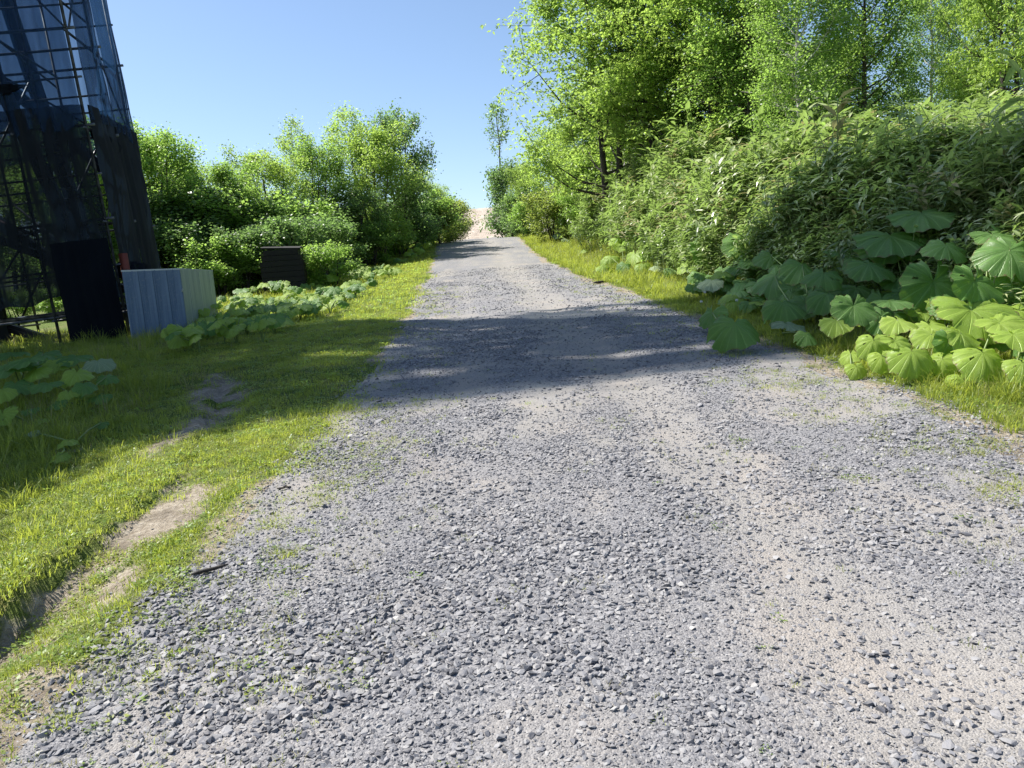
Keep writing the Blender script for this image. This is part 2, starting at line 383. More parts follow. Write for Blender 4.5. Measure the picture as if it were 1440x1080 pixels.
# stones
import bmesh
def stone_mesh(seed, flat):
    r = random.Random(seed); bm = bmesh.new()
    pts = []
    for i in range(11):
        v = Vector((r.gauss(0, 1), r.gauss(0, 1), r.gauss(0, 1))).normalized()*r.uniform(.85, 1.1)
        pts.append(bm.verts.new((v.x*r.uniform(.85, 1.15), v.y*.78, v.z*flat)))
    bmesh.ops.convex_hull(bm, input=pts)
    for v in [v for v in bm.verts if not v.link_faces]: bm.verts.remove(v)
    me = bpy.data.meshes.new('stone'); bm.to_mesh(me); bm.free(); me.materials.append(M_stone); return me
STONES = [stone_mesh(i, f) for i, f in enumerate((.34, .42, .5, .36, .62, .45, .7, .55))]
def stones(n, y0, y1, s0, s1, dens, grow=1.0):
    x, y = pick(n, -2.6, 4.2, y0, y1, dens)
    s = s0*(s1/s0)**(RNG.random(len(x))**1.9)
    return x, y, s
def dstone(x, y):
    inside = sst(-.25, .15, x-edgeL(y)+.5*(fbm(x*2, y*2)-.5))*sst(.45, .0, x-edgeR(y)+.5*(fbm(x*2+9, y*2)-.5))
    n = .55+.9*(fbm(x*1.4+30, y*1.4, 3)-.5)+.15
    return np.clip(inside*(1-.80*track(x, y))*n, 0, 1)
parts = [stones(150000, 1.5, 3.6, .0040, .017, dstone), stones(105000, 3.6, 6.5, .0055, .018, dstone), stones(60000, 6.5, 12, .008, .020, dstone), stones(26000, 12, 26, .012, .025, dstone)]
# grit everywhere near, also on tracks
parts.append(stones(1500, 2, 6.5, .005, .016, lambda x, y: bare(x, y)*(x < edgeL(y))))
parts.append(stones(42000, 1.5, 4.5, .003, .007, lambda x, y: sst(-.6, .1, x-edgeL(y))*sst(.5, 0, x-edgeR(y))*.9))
x, y, s = [np.concatenate([p[i] for p in parts]) for i in range(3)]
s = s*(1+.45*sst(.45, .62, fbm(x*1.5+60, y*1.5+9, 3))*(s > .006)+.2*sst(.6, -.6, x)*sst(4.2, 2.6, y)*(s > .006))
z = H(x, y)+s*.12
rot = np.stack([RNG.normal(0, .28, len(x)), RNG.normal(0, .28, len(x)), RNG.uniform(0, 6.28, len(x))], 1)
scatter('gravel', np.stack([x, y, z], 1), rot, s, RNG.integers(0, len(STONES), len(x)), STONES, 'loose blue grey crushed slate gravel scattered over the road', 'gravel')
# the larger stones one can pick out singly
for i in range(240):
    if i < 170: X = RNG.uniform(-1.3, 3.0); Y = RNG.uniform(1.9, 4.5); S = RNG.uniform(.015, .027)
    else: X = RNG.uniform(-1.1, 3.1); Y = RNG.uniform(4.5, 9); S = RNG.uniform(.024, .036)
    o = obj('stone', STONES[int(RNG.integers(2, 8))], ROAD, (X, Y, gz(X, Y)+S*.22), (RNG.normal(0, .3), RNG.normal(0, .3), RNG.uniform(0, 6.28)), S)

# grass tufts
def blade_strip(base, d, length, w, droop, segs=3, r=random):
    """a tapering ribbon bending over in direction d"""
    d = Vector(d).normalized(); side = Vector((-d.y, d.x, 0)); vs = []
    for i in range(segs):
        t = i/segs; p = Vector(base)+d*(length*droop*t*t)+Vector((0, 0, length*(t-.35*droop*t*t)))
        ww = w*(1-t*.6); vs += [p-side*ww, p+side*ww]
    t = 1; vs.append(Vector(base)+d*(length*droop)+Vector((0, 0, length*(1-.45*droop))))
    fs = [(2*i, 2*i+1, 2*i+3, 2*i+2) for i in range(segs-1)]+[(2*segs-2, 2*segs-1, 2*segs)]
    return vs, fs
def tuft(seed, n, rad, h, w, droop, mat):
    r = random.Random(seed); m = MB()
    for i in range(n):
        a = r.uniform(0, 6.28); q = rad*math.sqrt(r.random()); b = a+r.uniform(-1, 1)
        m.add(*blade_strip((math.cos(a)*q, math.sin(a)*q, -.01), (math.cos(b), math.sin(b), 0), h*r.uniform(.5, 1.1), w*r.uniform(.7, 1.2), r.uniform(.2, 1)*droop, 2 if h < .12 else 3))
    return m.build('tuft', mat)
def weed(seed, n, rad, ls, mat):            # low broad-leaved weed, a flat rosette
    r = random.Random(seed); m = MB()
    for i in range(n):
        a = r.uniform(0, 6.28); q = rad*math.sqrt(r.random()); c = Vector((math.cos(a)*q, math.sin(a)*q, r.uniform(.005, .03)))
        d = Vector((math.cos(a+r.uniform(-.8, .8)), math.sin(a+r.uniform(-.8, .8)), r.uniform(-.1, .5))).normalized(); s = Vector((-d.y, d.x, 0)); l = ls*r.uniform(.6, 1.2)
        m.add([c, c+d*l*.45+s*l*.3, c+d*l, c+d*l*.45-s*l*.3], [(0, 1, 2, 3)])
    return m.build('weed', mat)
T_short = [tuft(i, 16, .07, .055, .0022, .8, M_grass) for i in range(5)]+[weed(9, 16, .06, .022, M_grass), weed(10, 14, .06, .026, M_leafB), tuft(12, 14, .07, .045, .0022, .9, M_grassdry)]
T_mid = [tuft(20+i, 20, .09, .15, .0035, .9, M_grass) for i in range(4)]
T_tall = [tuft(30+i, 22, .10, .34, .0045, .9, M_grass) for i in range(4)]+[tuft(40, 16, .09, .36, .003, .8, M_grassdry)]
T_dry = [tuft(50, 12, .06, .05, .002, .9, M_grassdry), tuft(51, 14, .06, .07, .002, .9, M_grassdry)]
def gs(n, x0, x1, y0, y1, dens, smin, smax): 
    x, y = pick(n, x0, x1, y0, y1, dens); return x, y, RNG.uniform(smin, smax, len(x))
def grass(name, groups, src, label, cat='grass'):
    x, y, s = [np.concatenate([p[i] for p in groups]) for i in range(3)]
    rot = np.stack([RNG.normal(0, .12, len(x)), RNG.normal(0, .12, len(x)), RNG.uniform(0, 6.28, len(x))], 1)
    scatter(name, np.stack([x, y, H(x, y)], 1), rot, s, RNG.integers(0, len(src), len(x)), src, label, cat)
def dl(x, y):                              # turf left of the road
    p = (1-bare(x, y))**1.5*sst(.40, -.35, x-edgeL(y)+1.1*(fbm(x*1.5, y*1.5)-.5))
    return p*(.30+1.0*(fbm(x*2.2+50, y*2.2, 3)-.3))
def dr(x, y): return (1-bare(x, y))**1.2*sst(-.05, .5, x-edgeR(y)+.8*(fbm(x*1.5, y*1.5)-.5))*sst(1.2, .4, x-toe(y))
grass('short_grass', [gs(36000, -4.6, -1.0, 1.5, 6.5, dl, .6, 1.15), gs(30000, -7.5, -.8, 6.5, 15, dl, .8, 1.6), gs(26000, -8, -.9, 15, 50, dl, 1.6, 3.4), gs(5000, 2.7, 5.5, 3, 14, dr, .8, 1.5), gs(9000, 2.5, 6.5, 14, 52, dr, 1.5, 3.2)], T_short,
      'short trodden bright green grass on the verges of the gravel road')
def dm(x, y): return (.22+.78*sst(-3.0, -3.8, x))*sst(-.05, -.35, x-rutx(y))*(.35+.8*(fbm(x*1.1+4, y*1.1, 3)-.3))
grass('meadow_grass', [gs(7000, -5.5, -2.1, 2, 7.5, dm, .55, 1.1), gs(5200, -13, -3.2, 7, 17, lambda x, y: sst(-4.2, -5.2, x)*.7, .6, 1.3), gs(4200, 2.9, 5.6, 4.2, 14, dr, .5, 1.1), gs(4000, 3.0, 6.2, 14, 48, dr, 1.0, 2.2), gs(2600, -7, -3, 15, 50, lambda x, y: sst(-1.5, -2.6, x-edgeL(y)), 1, 2)], T_mid,
      'longer soft meadow grass behind the gully and along the plant beds')
grass('tall_grass', [gs(900, -6.4, -3.0, 4.8, 9.5, lambda x, y: sst(-3.2, -3.9, x)*.8, .5, 1.0), gs(1400, -14, -4.6, 8, 16, lambda x, y: .5+0*x, .6, 1.1), gs(1300, 3.6, 5.4, 5, 15, lambda x, y: sst(.2, .8, x-edgeR(y))*.7, .45, .9), gs(1500, 3.5, 6, 15, 40, lambda x, y: sst(.3, 1, x-edgeR(y))*.7, .8, 1.5)], T_tall,
      'tall wispy grass around the butterbur plants')
def dsp(x, y):                             # sparse sprouts in the gravel
    m = sst(.50, .62, fbm(x*3+70, y*3, 3)); side = np.maximum(np.exp(-((x-edgeL(y)-.1)/.65)**2), .8*np.exp(-((x-edgeR(y)+.25)/.5)**2))
    return np.clip(side*(.25+m)+.05*m, 0, 1)*(x > edgeL(y)-.4)
grass('gravel_sprouts', [gs(16000, -1.9, 3.4, 1.6, 7, dsp, .35, .8), gs(6000, -1.8, 3.5, 7, 20, dsp, .5, 1.1)], T_short+T_dry, 'sparse green and dry weed sprouts coming up through the gravel', 'weeds')

# bamboo grass thicket on the right bank
def lance(m, p, d, l, w, fold, sag=.25):
    d = Vector(d).normalized(); s = d.cross(Vector((0, 0, 1))); s = s.normalized() if s.length > .1 else Vector((1, 0, 0)); up = s.cross(d)
    g = Vector((0, 0, -1)); P = Vector(p)
    c = [P, P+d*l*.35+g*l*sag*.12, P+d*l*.7+g*l*sag*.5, P+d*l+g*l*sag]
    a = [c[1]+s*w+up*fold, c[1]-s*w+up*fold, c[2]+s*w*.8+up*fold, c[2]-s*w*.8+up*fold]
    m.add(c+a, [(0, 1, 4), (0, 5, 1), (1, 2, 6, 4), (1, 5, 7, 2), (2, 3, 6), (2, 7, 3)])
def sasa(seed, mat=None):
    r = random.Random(seed); m = MB(); m2 = MB(); h = r.uniform(.75, 1.1)
    lean = Vector((r.uniform(-.3, .3), r.uniform(-.3, .3), 0))
    pts = [Vector((0, 0, -.1)), lean*.4*h+Vector((0, 0, h*.5)), lean*h+Vector((0, 0, h*.95))]
    m2.tube(pts, .004, 3, False)
    for i in range(11):
        t = 1-.07*i*r.uniform(.6, 1.3); p = pts[1].lerp(pts[2], max(0, t)) if t > .0 else pts[1]
        a = r.uniform(0, 6.28); el = r.uniform(-.1, .75)
        lance(m, p, (math.cos(a)*math.cos(el), math.sin(a)*math.cos(el), math.sin(el)), r.uniform(.13, .23), r.uniform(.017, .029), .006, r.uniform(.1, .55))
    n = len(m.f); m.add(m2.v, m2.f)
    return mesh('bamboo_grass', m.v, m.f, [mat or M_sasa, M_stalk], mi=[0]*n+[1]*(len(m.f)-n))
S_sasa = [sasa(i) for i in range(8)]+[sasa(20, M_grassdry), sasa(21, M_leafA)]
def ds(x, y):
    t = x-toe(y); return sst(.15, .8, t+.8*(fbm(x, y)-.5))*sst(37, 27, y)*(.12+.88*sst(.36, .52, fbm(x*1.2+7, y*1.2, 3)))
x1, y1, s1 = gs(30000, 3.8, 11, 3.0, 20, ds, .75, 1.15); x2, y2, s2 = gs(15000, 3.6, 12, 20, 38, lambda x, y: ds(x, y)*.8, 1.0, 1.5)
x3, y3, s3 = gs(9000, 4.4, 9, 3.5, 14, lambda x, y: sst(.3, .9, x-toe(y)), .45, .8)
x, y, s = np.concatenate([x1, x2, x3]), np.concatenate([y1, y2, y3]), np.concatenate([s1, s2, s3])
s = s*(.62+.85*fbm(x*.9+3, y*.9, 3))*np.where(RNG.random(len(x)) < .04, 1.35, 1)*np.interp(x-toe(y), [.0, 1.4], [.50, 1.0])*np.interp(y, [8, 14, 40], [1, 1.15, 1.2])
rot = np.stack([RNG.normal(0, .16, len(x)), -.12+RNG.normal(0, .16, len(x)), RNG.uniform(0, 6.28, len(x))], 1)
scatter('bamboo_grass_thicket', np.stack([x, y, H(x, y)], 1), rot, s, np.where(RNG.random(len(x)) < .07, RNG.integers(8, 10, len(x)), RNG.integers(0, 8, len(x))), S_sasa, 'dense thicket of dwarf bamboo grass covering the bank right of the road', 'bamboo grass')

# ------------------------------------------------------------------ trees
def grow(seed, h, rad, cb, limbs, subs, nleaf, lsize, lw, mats, style='broad', trunk_r=.10, lean=0, spread=.26, shape=1.0, multi=1):
    """returns (wood mesh, crown mesh) of a tree h metres tall"""
    r = random.Random(seed); g = np.random.default_rng(seed); wood = MB(); tips = []
    for k in range(multi):
        off = Vector((r.uniform(-.3, .3), r.uniform(-.3, .3), 0)) if multi > 1 else Vector()
        ang = r.uniform(0, 6.28) if multi > 1 else 0; ln = lean if multi == 1 else rad*.35
        T = [off+Vector((math.cos(ang)*ln*(i/7)**1.3+.03*h*r.uniform(-.3, .3)*(i > 0), math.sin(ang)*ln*(i/7)**1.3+.03*h*r.uniform(-.3, .3)*(i > 0), -.15+(h*.93+.15)*i/7)) for i in range(8)]
        wood.tube(T, [trunk_r*(1-.85*i/7)*(1.25 if i == 0 else 1)+.01 for i in range(8)], 8)
        for i in range(limbs//multi):
            t = cb+(1-cb)*((i+r.random())/(limbs//multi))**.85
            q = t*7; j = min(6, int(q)); p = T[j].lerp(T[j+1], q-j)
            env = (math.sin(math.pi*min(1, ((t-cb)/(1-cb))*.80+.18))**.7)*shape+(1-shape)
            a = i*2.4+r.uniform(-.5, .5); L = rad*env*r.uniform(.65, 1.1); el = .25+.7*t+r.uniform(-.2, .2)
            d = Vector((math.cos(a)*math.cos(el), math.sin(a)*math.cos(el), math.sin(el)))
            e = p+d*L; mid = p+d*L*.5+Vector((0, 0, -.06*L)); e2 = e+Vector((0, 0, .08*L))
            br = trunk_r*(1-.8*t)*.5
            wood.tube([p, mid, e2], [br, br*.6, .006], 5, False)
            for s in range(subs):
                u = r.uniform(.3, 1.0); sp = p.lerp(mid, u*2) if u < .5 else mid.lerp(e2, u*2-1)
                a2 = a+r.choice((-1, 1))*r.uniform(.3, 1.3); el2 = r.uniform(-.2, 1.0); sl_ = L*r.uniform(.22, .5)
                se = sp+Vector((math.cos(a2)*math.cos(el2), math.sin(a2)*math.cos(el2), math.sin(el2)))*sl_
                wood.tube([sp, se], [.008+.004*h/5, .004], 3, False)
                tips.append((np.array(sp.lerp(se, .45)), np.array(se)))
            tips.append((np.array(mid.lerp(e2, .6)), np.array(e2)))
    # leaves along the twigs
    n = nleaf; C = []
    for a_, b_ in tips:
        k = max(4, int(n*g.uniform(.5, 1.5))); t = g.random((k, 1))**.7
        C.append(a_+(b_-a_)*t*1.1+g.normal(0, spread, (k, 3))*np.array([1, 1, .75]))
    C = np.concatenate(C); N = len(C)
    ax = g.uniform(0, 2*np.pi, N); el = g.normal(-.15 if style == 'broad' else -.45, .45, N)
    if style == 'ash':                       # leaflets in drooping sprays
        K = 6; C = C[g.permutation(N)[:N//K]]; C = np.repeat(C, K, 0); N = len(C); ax = g.uniform(0, 2*np.pi, N); el = g.normal(-.35, .35, N)
    d = np.stack([np.cos(ax)*np.cos(el), np.sin(ax)*np.cos(el), np.sin(el)], 1)
    rl = g.normal(0, .7, N); s0 = np.stack([-np.sin(ax), np.cos(ax), 0*ax], 1); up = np.cross(s0, d)
    s = s0*np.cos(rl)[:, None]+up*np.sin(rl)[:, None]; u2 = np.cross(d, s)
    L = (lsize*g.uniform(.6, 1.25, N))[:, None]; C = C+d*L*(.35 if style == 'ash' else 0)
    w = L*lw
    vs = np.stack([C, C+d*L*.45+s*w+u2*L*.07, C+d*L, C+d*L*.45-s*w+u2*L*.07], 1).reshape(-1, 3)
    f = np.arange(N)[:, None]*4+np.array([[0, 1, 2, 3]])
    f3 = np.concatenate([np.arange(N)[:, None]*4+np.array([[0, 1, 2]]), np.arange(N)[:, None]*4+np.array([[0, 2, 3]])])
    return wood.build('trunk', mats[0], True), mesh('crown', vs, f3, mats[1])
VAR = {
 'bushA': (grow(1, 6, 2.1, .04, 40, 7, 84, .105, .36, (M_bark, M_leafA), trunk_r=.08, spread=.22, shape=.6, multi=4), 6),
 'bushB': (grow(2, 6, 2.2, .05, 40, 7, 78, .11, .34, (M_bark, M_leafB), trunk_r=.08, spread=.24, shape=.6, multi=4), 6),
 'bushC': (grow(3, 5, 2.2, .04, 36, 7, 56, .115, .38, (M_barkdark, M_leafC), trunk_r=.08, spread=.22, shape=.7, multi=4), 5),
 'airy': (grow(4, 7, 1.8, .15, 34, 5, 40, .12, .3, (M_bark, M_leafB), trunk_r=.07, spread=.22, shape=.5), 7),
 'ash': (grow(5, 12, 3.6, .24, 54, 8, 130, .15, .21, (M_barkdark, M_leafB), style='ash', trunk_r=.20, spread=.30, shape=.5, lean=-.5), 12),
 'ash2': (grow(6, 9, 3.2, .10, 46, 8, 112, .145, .22, (M_barkdark, M_leafB), style='ash', trunk_r=.13, spread=.28, shape=.6, multi=2), 9),
 'birch': (grow(7, 12, 2.8, .06, 56, 8, 72, .115, .38, (M_birch, M_leafA), trunk_r=.14, spread=.28, shape=.5), 12),
 'maple': (grow(8, 11, 3.1, .06, 54, 8, 78, .125, .38, (M_bark, M_leafA), trunk_r=.17, spread=.28, shape=.5), 11),
 'lone': (grow(9, 5.5, .95, .56, 14, 4, 13, .13, .36, (M_bark, M_leafC), trunk_r=.06, spread=.14, shape=.7), 5.5),
 'shrub': (grow(10, 2.2, 1.35, .04, 30, 6, 44, .10, .36, (M_barkdark, M_leafD), trunk_r=.03, spread=.15, shape=.85, multi=5), 2.2),
 'shrubC': (grow(12, 2.2, 1.35, .04, 30, 6, 44, .10, .36, (M_barkdark, M_leafC), trunk_r=.03, spread=.15, shape=.85, multi=5), 2.2),
 'shrubG': (grow(11, 2.2, 1.35, .04, 30, 6, 44, .105, .36, (M_barkdark, M_leafA), trunk_r=.03, spread=.15, shape=.85, multi=5), 2.2),
}
def tree(kind, px, y, top, label, name='broadleaf_tree', cat='tree', group=None, wide=1.0, rz=None, z=None):
    """px/top: where crown centre and top appear; y: metres ahead"""
    (w, c), h0 = VAR[kind]
    P = atY(px, top, y); z0 = gz(P.x, y); 
    # slide along the tilted vertical so that the crown centre, not the root, sits at px
    s = max(.35, (P.z-z0)/h0)
    o = empty(name, (P.x, y, z0-.05), rz if rz is not None else random.uniform(0, 6.28), label=label, cat=cat, group=group)
    o.scale = (s*wide, s*wide, s)
    obj('trunk', w, o); obj('crown', c, o)
    return o
LT = 'trees beyond the left verge'
tree('bushA', 205, 26, 202, 'leafy green tree rising just right of the netted scaffold tower', group=LT)
tree('bushB', 258, 28.5, 236, 'light green tree behind the right end of the grey blue box', group=LT)
tree('bushA', 318, 27, 240, 'broad mid green tree standing behind and right of the grey blue box', group=LT, wide=1.1)
tree('bushB', 372, 30, 226, 'yellow green tree directly above the dark timber shed', group=LT)
tree('airy', 408, 35, 184, 'airy thin topped tree sticking up left of the tallest left hand crowns', group=LT, wide=.9)
tree('bushA', 432, 33, 216, 'dense tree to the right of the dark timber shed', group=LT)
tree('airy', 490, 36, 168, 'sparse tree with wispy top, the highest on the left side', group=LT, wide=1.0)
tree('bushB', 520, 35, 201, 'rounded bright green tree between the wispy top and the bluish crown', group=LT)
tree('bushC', 556, 38, 178, 'bluish dark green crown overlooking the dip in the left tree line', group=LT, wide=.75)
tree('bushC', 500, 32.5, 276, 'dark shaded tree low behind the butterbur slope', group=LT)
tree('bushB', 586, 42, 248, 'small light tree at the step down of the left tree line', group=LT, wide=.8)
tree('bushB', 612, 46, 264, 'yellow green bushy tree near the road crest on the left', group=LT, wide=.9)
tree('shrubG', 560, 36, 316, 'green shrub at the foot of the left trees beside the upper verge', 'shrub', 'shrub', group=LT, wide=1.1)
tree('shrub', 631, 46, 290, 'olive shrub overhanging the left road edge at the crest', 'shrub', 'shrub', wide=1.1)
tree('shrub', 612, 43, 296, 'low olive shrub left of the crest, just before the overhanging one', 'shrub', 'shrub', wide=1.1)
for px_, y_, top_, lb_ in ((338, 23.5, 352, 'small green shrub pressing against the left side of the dark shed'), (462, 23.6, 350, 'small green shrub pressing against the right side of the dark shed'), (404, 25.2, 318, 'dark leafed shrub leaning over the dark shed from behind'),
        (20, 21, 420, 'low shrub behind the foot of the scaffold tower at the left frame edge'), (75, 20.5, 425, 'low green shrub seen under the net between the tower poles'), (130, 21, 418, 'low shrub behind the dark sheet at the foot of the tower')):
    tree('shrubC' if 'dark leafed' in lb_ else 'shrubG', px_, y_, top_, lb_, 'shrub', 'shrub', wide=1.2)
tree('bushA', 120, 25, 185, 'tree seen dimly through the net at the right part of the scaffold tower')
tree('bushB', 40, 27, 200, 'light tree seen through the net near the left frame edge')
tree('bushA', 0, 33, 215, 'tree far behind the scaffold tower at the left frame edge')
tree('bushA', 165, 30, 205, 'tree between scaffold tower and first free standing crown')
for i, (px, y, top) in enumerate([(350, 24, 332), (300, 23.5, 342), (450, 28, 318), (520, 32, 320), (250, 24.5, 325)]):
    tree('shrubG' if i % 2 else 'shrubC', px, y, top, ['dark shrub in the shade left of the dark shed', 'green shrub behind the right corner of the grey blue box', 'dark shrub right of the dark shed above the butterbur', 'green shrub under the trees at the upper end of the butterbur slope', 'dark shrub hidden behind the grey blue box'][i], 'shrub', 'shrub', wide=1.15)  # shrubC: darker leaf colour stands in for shade under the trees
UG = ['just right of the scaffold tower', 'above the left end of the box', 'above the right end of the box', 'just past the box', 'between box and shed', 'left above the shed', 'right behind the shed', 'right above the shed', 'above the middle of the butterbur bed', 'a little beyond the bed middle', 'above the upper part of the bed', 'where the bed narrows', 'at the far end of the bed', 'last one before the crest']
for i in range(14):
    px = 205+i*30; tree(('shrubC', 'shrubG', 'shrubC')[i % 3], px, np.interp(px, [200, 400, 600], [25.5, 29, 43]), np.interp(px, [200, 400, 620], [300, 305, 300])+random.uniform(-18, 12), '%s undergrowth shrub under the left trees, %s' % (('dark', 'leafy', 'dark')[i % 3], UG[i]), 'shrub', 'shrub', group='undergrowth shrubs below the left trees', wide=1.35)  # mostly the darker copy, painting the shade below the crowns
# right side
tree('ash', 908, 26, -60, 'large dark trunked ash tree leaning over the bamboo grass bank', name='ash_tree', rz=.3)
tree('ash2', 840, 28, -70, 'ash tree whose long branches reach left over the sky', name='ash_tree', rz=1.1, wide=.98)
tree('ash2', 990, 24, -60, 'bright leaved ash tree between the dark trunk and the birch', name='ash_tree', rz=2.4)
tree('ash2', 875, 34, 90, 'smaller ash tree behind the dark trunked one', name='ash_tree', wide=1.3)
tree('bushB', 818, 36, 168, 'bright bushy tree at the far end of the bamboo grass', wide=1.2)
tree('bushB', 775, 40, 190, 'yellow green bushy tree right of the crest of the road', wide=.95)
tree('bushA', 815, 34, 232, 'low green tree right of the upper grass verge', wide=1.2)
tree('shrubC', 728, 46, 278, 'dark green shrub on the right road edge in front of the dirt path', 'shrub', 'shrub', wide=1.0)
tree('shrubC', 716, 50, 244, 'tall dark green shrub beside the dirt path on the hill', 'shrub', 'shrub', wide=.8)
tree('shrub', 628, 60, 288, 'dim olive shrub left of the dirt path, farthest of the left shrubs', 'shrub', 'shrub', wide=1.2)
tree('bushB', 735, 46, 240, 'light green bush tree at the right edge of the crest', wide=.75)
tree('shrubG', 738, 43, 290, 'green shrub on the right road edge at the crest', 'shrub', 'shrub', wide=1.1)
tree('shrub', 775, 36, 280, 'olive shrub behind the yellow grass verge on the right', 'shrub', 'shrub', wide=1.2)
tree('lone', 697, 70, 143, 'lone slender tree with bare stem against the sky', name='slender_tree', wide=.85)
tree('birch', 1120, 19, -110, 'white barked birch tree among the right hand trees', name='birch_tree', rz=0)
tree('maple', 1050, 22.5, -90, 'dense tree just left of the white barked birch')
tree('maple', 1215, 20.5, -70, 'dense tree right of the white barked birch', rz=2)
tree('birch', 1310, 22, -40, 'thin foliaged birch with sky showing through near the right edge', name='birch_tree', rz=1, wide=.8)
tree('maple', 1400, 24, -60, 'dense green tree filling the upper right corner')
tree('ash2', 1430, 17, -160, 'brown trunked tree at the right frame edge above the bank', name='ash_tree', wide=.7)
tree('bushA', 1180, 27, 70, 'green understorey tree behind the birch', wide=1.3)
tree('bushA', 1080, 25, 70, 'green understorey tree left behind the birch', wide=1.3)
tree('bushA', 1010, 27, 60, 'understorey tree in the gap between the ash trunks and the birch', wide=1.2)
tree('bushC', 1370, 24, 110, 'dark understorey tree low behind the right end of the bank', wide=1.1)

# ------------------------------------------------------------------ butterbur
def fuki_mesh(seed, mat, droop, cup):
    r = random.Random(seed); NA, NR = 44, 6; v = []; f = []; uv = []
    ph = [r.uniform(0, 6.28) for _ in range(4)]
    gap = .30; tears = [r.uniform(.8, 5.5) for _ in range(r.randint(1, 4))]
    for j in range(NR+1):
        q = j/NR
        for i in range(NA+1):
            t = i/NA; a = gap+(2*math.pi-2*gap)*t
            tear = sum(-.16*max(0, 1-abs(a-q_)/.10) for q_ in tears); edge = 1+tear+.07*math.sin(a*3+ph[0])+.035*math.sin(a*13+ph[1])+.02*math.sin(a*23+ph[2])
            lobe = 1-.18*math.cos(a)                              # shorter on the notch side (a=0)
            back = .10*(1-abs(math.cos(a/2)))*0
            R = q*edge*lobe
            if t < .06 or t > .94: R *= .86
            rip = (.055*math.sin(a*8+ph[3])+.035*math.sin(a*17+ph[0]))*q**1.3+.10*math.sin(a*2.5+ph[2])*q*q+.025*math.sin(a*4+q*9+ph[1])*q
            z = cup*q*(1-q)*1.2-droop*q*q*(.7+.3*math.sin(a*2+ph[1]))+rip
            sag = 1-.35*droop*q
            v.append((-R*math.cos(a)*sag+.0, R*math.sin(a)*sag, z)); uv.append((t, q))
    for j in range(NR):
        for i in range(NA):
            if 1 < j < NR and r.random() < .012: continue
            a_ = j*(NA+1)+i; f.append((a_, a_+1, a_+NA+2, a_+NA+1))
    me = mesh('leaf', v, f, mat, True)
    ul = me.uv_layers.new(name='UVMap')
    li = np.zeros(len(me.loops), dtype=np.int32); me.loops.foreach_get('vertex_index', li)
    ul.data.foreach_set('uv', np.array(uv, dtype=np.float32)[li].ravel())
    return me
FK = {k: [fuki_mesh(s*7+i, m, d, c) for i, (d, c) in enumerate(((.18, .1), (.35, .05), (.6, 0), (.05, .3)))] for s, (k, m) in enumerate((('g', M_fuki), ('y', M_fukiY), ('p', M_fukiP)))}
def unit_stalk():
    m = MB(); m.tube([(0, 0, 0), (.05, 0, .35), (.04, 0, .7), (0, 0, 1)], [1, .9, .8, .65], 6, False)
    me = m.build('stalk', M_stalk, True)
    return me
def stalk_mesh(vec):
    m = MB(); b = Vector(vec); side = Vector((b.y, -b.x, 0))*.06
    m.tube([Vector((0, 0, -.03)), Vector((b.x*.15, b.y*.15, b.z*.45))+side, Vector((b.x*.6, b.y*.6, b.z*.82)), b], [.011, .009, .008, .006], 6, False)
    return m.build('stalk', M_stalk, True)
def butterbur(base, leaves, label, group=None):
    """leaves: list of (offset from base, radius, kind, form, tilt direction, tilt)"""
    o = empty('butterbur', base, label=label, cat='butterbur', group=group)
    for off, R, k, form, az, tilt in leaves:
        st = obj('stalk', stalk_mesh(off), o)
        q = Matrix.Rotation(az, 4, 'Z') @ Matrix.Rotation(tilt, 4, 'Y') @ Matrix.Rotation(random.uniform(-.35, .35), 4, 'Z')
        l = obj('leaf', FK[k][form], o); l.location = off; l.rotation_euler = q.to_euler(); l.scale = (R, R, R)
    return o
def place_group(items, label, group=None):
    """items: (px, py, half width px, height above ground, kind, form, azimuth the blade faces, tilt)"""
    P = []
    for px, py, hw, h, k, form, az, tilt in items:
        p = at(px, py, h); dist = (Vector(EYE)-p).length
        P.append((p, hw/FPX*dist*1.02, k, form, az, tilt))
    c = sum((p[0] for p in P), Vector())/len(P); c.y += .05; c.z = gz(c.x, c.y)
    return butterbur(c, [(p-c, R, k, fo, az, ti) for p, R, k, fo, az, ti in P], label, group)
CAMW = -math.pi/2                            # facing back down the road
D = math.radians
place_group([(1034, 454, 42, .32, 'g', 2, CAMW-.2, D(38)), (1002, 440, 24, .26, 'g', 1, CAMW-.8, D(50))], 'butterbur with a big fan shaped drooping leaf at the gravel edge in shade')
place_group([(1050, 343, 31, .72, 'g', 3, CAMW, D(48)), (990, 352, 27, .62, 'g', 3, CAMW+.5, D(55)), (1040, 372, 24, .5, 'g', 1, CAMW-.4, D(30)), (968, 372, 17, .4, 'y', 1, CAMW-.6, D(35))], 'butterbur with two upright cupped dark leaves against the bamboo grass')
place_group([(1090, 388, 34, .55, 'g', 1, CAMW-.9, D(42)), (1102, 425, 34, .42, 'g', 2, CAMW, D(28)), (1107, 456, 25, .25, 'p', 0, CAMW+.6, D(20)), (1135, 470, 18, .2, 'g', 2, CAMW+.2, D(40))], 'butterbur with a pale bluish leaf held low right of the fan shaped leaf')
place_group([(1163, 413, 31, .52, 'g', 2, CAMW+.2, D(24)), (1176, 450, 27, .34, 'y', 1, CAMW, D(20)), (1205, 405, 22, .5, 'g', 0, CAMW, D(25)), (1140, 400, 18, .5, 'g', 1, CAMW+.9, D(30))], 'butterbur with wide green leaves left of the middle of the right bed')
place_group([(1255, 345, 46, .75, 'g', 0, CAMW-.4, D(16)), (1300, 303, 34, .85, 'g', 0, CAMW-.3, D(15)), (1215, 365, 32, .7, 'g', 1, CAMW, D(22)), (1180, 352, 22, .7, 'g', 0, CAMW, D(20))], 'butterbur high on the bank with huge flat bluish green leaves')
